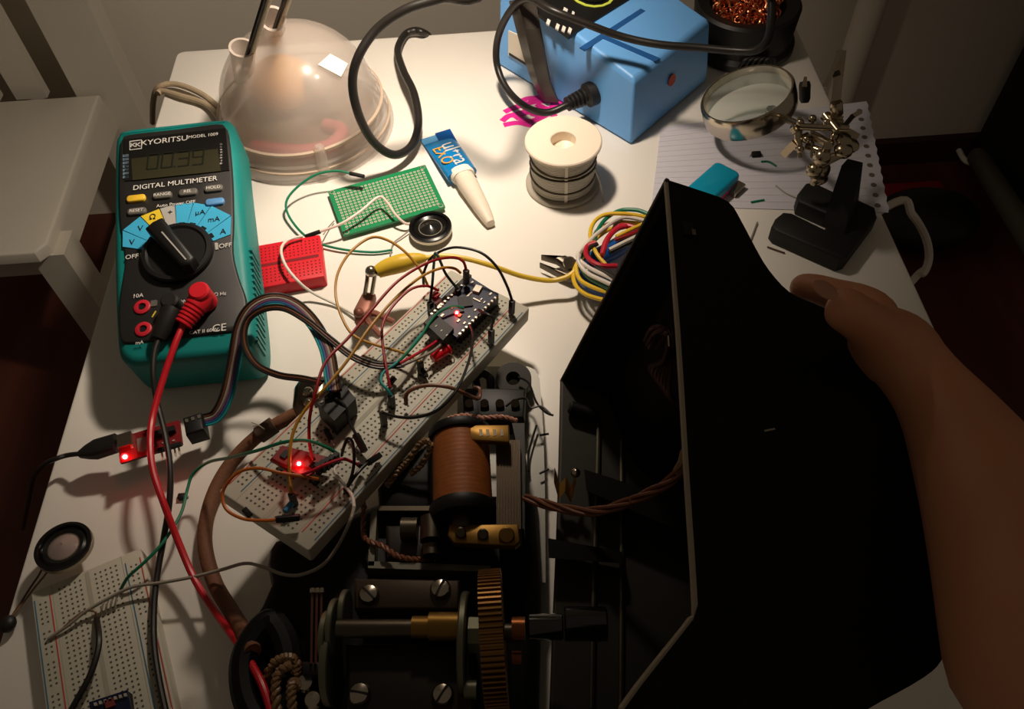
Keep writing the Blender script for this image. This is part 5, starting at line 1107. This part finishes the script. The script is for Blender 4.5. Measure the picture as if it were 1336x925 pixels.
# thick brown cloth cord and its metal jack
bc = thing('brown_cord', 'thick brown cloth covered telephone cord curving left of the breadboard', 'cord', P(300, 650))
BRC = M_('brown_cloth_cord', (112, 72, 48), 0.75, var=0.15, scale=600, bump=0.4)
MB().tube(catmull([P(386, 540, 0.020), P(362, 553, 0.018), P(335, 570, 0.014), P(305, 600, 0.009), P(283, 635, 0.007), P(270, 675, 0.007), P(268, 715, 0.007), P(280, 760, 0.008), P(300, 795, 0.014), P(318, 825, 0.026), P(330, 850, 0.034)], 8), 0.0036, 12).build('cord', BRC, bc, True)
MB().tube(catmull([P(358, 554, 0.018), P(348, 561, 0.017), P(338, 568, 0.0155)], 4), 0.0046, 12).build('tape_wrap', M_('dark_tape', (78, 56, 42), 0.7), bc, True)
for k in range(2): MB().tube([P(345, 560, 0.022), P(338, 555, 0.024), P(330 - k * 2, 556 - k * 5, 0.024)], 0.0003, 5).build('frayed_end', W['grey'], bc, True)
jk = thing('metal_jack', 'shiny metal socket at the end of the brown cord under the ribbon', 'socket', P(398, 515))
PQ([(381, 502), (390, 488), (424, 486), (430, 496), (424, 534), (404, 546), (384, 540), (379, 526)], 0.024, 0.004, 0.004).build('shell', M_('dull_chrome', (136, 124, 110), 0.25, 1.0, var=0.1), jk, True)
for (x, y) in ((402, 512), (403, 526)): MB().ball(P(x, y, 0.025), 0.003, 14).build('rivet', STEEL, jk, True)

# ------------------------------------------------------------------ telephone cover, on its side
A = P(872, 236, 0.172); Dn = P(910, 788, 0.172); B = P(731, 480, 0.030); Cn = P(706, 925, 0.030)
u = (Dn - A).normalized(); wv = ((B - A) + (Cn - Dn)) / 2; wv = wv - u * wv.dot(u)
wl = (B - A).length
wn = wv.normalized(); vx = u.cross(wn)
if vx.x < 0: vx = -vx
cov = thing('telephone_cover', 'black enamelled telephone cover lying on its side in the hand', 'telephone cover', P(880, 640))
CF = Matrix(((u.x, vx.x, wn.x, A.x), (u.y, vx.y, wn.y, A.y), (u.z, vx.z, wn.z, A.z), (0, 0, 0, 1)))   # local x along rim, y into depth, z to the far side
def cl(x, y):
    p = CF.inverted() @ PP(x, y, A, wn); return (p.x, p.y)
outline = [(872, 235), (912, 248), (950, 263), (968, 290), (985, 322), (1003, 352), (1030, 381), (1062, 396), (1100, 413), (1138, 438), (1156, 480), (1172, 525), (1188, 580), (1202, 650), (1218, 725), (1233, 795), (1238, 830), (1228, 862), (1205, 884), (1150, 915), (1080, 950), (960, 975), (850, 960), (815, 925), (838, 893), (872, 850), (905, 808), (911, 788), (900, 620), (888, 430)]
wallpx = [tuple(q[:2]) for q in catmull([(x, y, 0) for x, y in outline[:23]], 3)]
outline = wallpx + outline[23:]
ol = [cl(x, y) for x, y in outline]
nw = len(wallpx)           # the first outline points form the closed wall, the rest the open rim
THK = 0.0022
WD = wl * 0.93
def plate(z0, z1): return MB().prism(ol, z0, z1)
def winding(mb):
    return mb
plate(0.0, THK).xf(CF).build('near_side', BLACKE, cov, True)
plate(WD - THK, WD).xf(CF).build('far_side', M_('dark_grey_enamel', (62, 60, 54), 0.5), cov, True)
cxm = sum(p[0] for p in ol) / len(ol); cym = sum(p[1] for p in ol) / len(ol)
ins = inset(ccw(ol), THK)
if area2(ol) < 0: ins = list(reversed(ins))
mb = MB()
wall = catmull([(*ol[i], 0) for i in range(nw)], 1); 
vs = []; 
for i in range(nw):
    a = ol[i]; c = ins[i]
    vs += [(a[0], a[1], 0.0004), (a[0], a[1], WD - 0.0004), (c[0], c[1], WD - 0.0004), (c[0], c[1], 0.0004)]
fs = [(0, 1, 2, 3), (4 * nw - 4, 4 * nw - 1, 4 * nw - 2, 4 * nw - 3)]
for i in range(nw - 1):
    a = 4 * i; c = a + 4
    fs += [(a, c, c + 1, a + 1), (a + 2, c + 2, c + 3, a + 3), (a + 1, c + 1, c + 2, a + 2), (a, a + 3, c + 3, c)]
mb.add(vs, fs).xf(CF).build('curved_wall', BLACKE, cov, True, angle=50)
RIM = M_('worn_steel_rim', (168, 156, 136), 0.55, 0.0, var=0.15)
rimp = [ol[i] for i in range(nw, len(ol))] + [ol[0]]
for (z, wdt) in ((-0.0002, THK + 0.0004), (WD - THK, THK)):
    for seg in ((rimp,) if z < 0 else (rimp[2:],)):
        mb = MB()
        mb.tube(catmull([CF @ V((p[0], p[1] - 0.0004, z + wdt / 2)) for p in seg], 3), 0.0010, 6); mb.build('rim_edge', RIM if z < 0 else M_('dark_rim', (70, 66, 58), 0.5, 0.4), cov, True)
# far short edge of the opening
MB().tube([CF @ V((ol[0][0], ol[0][1] - 0.0004, 0)), CF @ V((ol[0][0], ol[0][1] - 0.0004, WD))], 0.0010, 6).build('rim_edge', M_('dark_rim', (70, 66, 58), 0.5, 0.4), cov, True)
# slot, tab and small metal clip near the top of the near side
q = cl(897, 300)
MB().box((q[0], q[1], -0.0004), (0.006, 0.004, 0.001)).xf(CF).build('slot_tab', BLACKP, cov, True)
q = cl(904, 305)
MB().box((q[0], q[1], -0.0005), (0.0028, 0.0014, 0.001)).xf(CF).build('slot_clip', STEEL, cov, True)
q = cl(1003, 562)
MB().box((0, 0, 0), (0.0006, 0.004, 0.0006)).xf(CF @ Matrix.Translation((q[0], q[1], -0.0003)) @ Matrix.Rotation(0.4, 4, 'Z')).build('scratch', STEEL, cov, True)
# inside fittings on the far side
IF = A + wn * (WD - THK - 0.0005)
def ip(x, y, h=0.0): return PP(x, y, IF - wn * h, wn)
INM = M_('inner_metal', (104, 98, 84), 0.4, 0.8)
for pts in ([(781, 545), (779, 640), (776, 720), (774, 800), (772, 925)], [(811, 575), (811, 660), (811, 730), (811, 800), (810, 925)]):
    MB().tube([ip(x, y, 0.0015) for x, y in pts], 0.0011, 8).build('inner_rib', INM, cov, True)
MB().cyl(ip(742, 531, 0.004), ip(778, 542, 0.004), 0.0032, n=16, ch=0.001).build('inner_pin', BLACKP, cov, True)
bz = [ip(724, 610, 0.012), ip(730, 632, 0.010), ip(738, 622, 0.012), ip(746, 636, 0.010), ip(752, 612, 0.012)]
mbz = MB()
for i in range(4):
    a, c = bz[i], bz[i + 1]; mbz.hexa([a, a + wn * 0.0008, c + wn * 0.0008, c], [a + u * 0.007, a + u * 0.007 + wn * 0.0008, c + u * 0.007 + wn * 0.0008, c + u * 0.007])
mbz.build('brass_clip', BRASS, cov, True)
MB().ball(ip(751, 617, 0.016), 0.0022, 12).build('clip_screw', STEEL, cov, True)
MB().hexa([ip(762, 612, 0.004), ip(765, 640, 0.004), ip(880, 690, 0.004), ip(880, 650, 0.004)], [ip(762, 612, 0.014), ip(765, 640, 0.014), ip(880, 690, 0.014), ip(880, 650, 0.014)]).build('inner_arm', BLACKP, cov, True)
MB().hexa([ip(715, 702, 0.004), ip(716, 728, 0.004), ip(812, 735, 0.004), ip(812, 720, 0.004)], [ip(715, 702, 0.010), ip(716, 728, 0.010), ip(812, 735, 0.010), ip(812, 720, 0.010)]).build('inner_arm', BLACKP, cov, True)
for k in range(7):
    MB().tube(catmull([P(842 + k * 3, 445 + (k % 3) * 5, 0.10), P(852 + k * 4, 428 + (k % 2) * 6, 0.115), P(872 + k, 432 + k * 3, 0.115), P(866 + k * 2, 470 - k * 3, 0.10), P(848 + k * 4, 480 + k * 5, 0.095), P(866 + k * 3, 505 + k * 4, 0.09)], 6), 0.0011, 6).build('inner_wire', W['dbrown'], cov, True)
MB().tube([P(873, 438, 0.118), P(874, 452, 0.116)], 0.0007, 6).build('wire_tip', STEEL, cov, True)
# wiring loom between chassis and cover
lm_ = thing('wiring_loom', 'twisted brown cloth wires joining the chassis to the black cover', 'wiring loom', P(690, 655, 0.02))
lp = [P(672, 650, 0.040), P(692, 652, 0.044), P(720, 660, 0.050), P(755, 667, 0.056), P(785, 666, 0.062), P(820, 655, 0.070), P(852, 641, 0.080), P(876, 626, 0.090), P(892, 606, 0.098), P(896, 585, 0.10)]
twist(lp, W['cloth'], 'cloth_wire', 0.0009, 0.0014, 4, 40, lm_)
MB().tube([P(886, 616, 0.094), P(893, 604, 0.0985), P(896, 590, 0.10)], 0.0026, 10).build('cloth_sleeve', W['tan'], lm_, True)

# ------------------------------------------------------------------ hand and forearm
SKIN = M_('skin', (218, 152, 114), 0.5, var=0.08, scale=40, bump=0.05, sss=0.15)
person = thing('person', 'bare forearm and right hand gripping the black cover by its edge', 'person', P(1200, 520))
nodes = []; edges = []; radii = []
def jn(p, r, parent=None):
    nodes.append(V(p)); radii.append(r)
    if parent is not None: edges.append((parent, len(nodes) - 1))
    return len(nodes) - 1
def HP(x, y, z): return P(x, y, z)
def hn(x, y, z, r, parent=None): return jn(P(x, y, z), px(x, y, z, r), parent)
palm = hn(1166, 446, 0.158, 50)
wr = hn(1232, 532, 0.158, 60, palm)
f1 = hn(1298, 648, 0.166, 98, wr)
f2 = hn(1366, 800, 0.176, 142, f1)
f3 = hn(1430, 990, 0.186, 185, f2)
kn = hn(1132, 405, 0.153, 41, palm)
t1 = hn(1138, 428, 0.172, 36, palm); t2 = hn(1108, 405, 0.182, 32, t1); t3 = hn(1082, 396, 0.184, 29, t2)
i1 = hn(1092, 386, 0.150, 26, kn); i2 = hn(1060, 376, 0.146, 22, i1); i3 = hn(1032, 374, 0.141, 19, i2)
m1 = hn(1132, 414, 0.130, 28, kn); m2 = hn(1098, 400, 0.116, 24, m1); m3 = hn(1064, 400, 0.112, 21, m2)
r1 = hn(1150, 440, 0.118, 28, palm); r2 = hn(1122, 424, 0.102, 23, r1); r3 = hn(1092, 422, 0.098, 20, r2)
p1 = hn(1166, 470, 0.110, 25, palm); p2 = hn(1146, 456, 0.092, 20, p1); p3 = hn(1122, 452, 0.088, 17, p2)
inv = person.matrix_basis.inverted()
me = bpy.data.meshes.new('hand_and_forearm'); me.from_pydata([tuple(inv @ p) for p in nodes], edges, []); me.update()
ho = bpy.data.objects.new('hand_and_forearm', me); COL.objects.link(ho); ho.parent = person
sk = ho.modifiers.new('skin', 'SKIN'); sk.use_smooth_shade = True; sk.branch_smoothing = 0.6
for i, v_ in enumerate(me.skin_vertices[0].data): v_.radius = (radii[i], radii[i]); v_.use_root = (i == 0)
ss = ho.modifiers.new('subsurf', 'SUBSURF'); ss.levels = 2; ss.render_levels = 2
bpy.context.view_layer.update()
dg = bpy.context.evaluated_depsgraph_get()
me2 = bpy.data.meshes.new_from_object(ho.evaluated_get(dg)); ho.modifiers.clear(); ho.data = me2
me2.materials.clear(); me2.materials.append(SKIN); me2.polygons.foreach_set('use_smooth', [True] * len(me2.polygons))
th0 = HP(1070, 396, 0.194)
MB().ball((0, 0, 0), 0.0036, 16, (1.2, 0.9, 0.22)).xf(Matrix.Translation(nodes[t3] + V((-0.0025, 0.001, 0.0056))) @ Matrix.Rotation(2.6, 4, 'Z') @ Matrix.Rotation(-0.3, 4, 'Y')).build('thumb_nail', M_('nail', (204, 146, 122), 0.3), person, True)
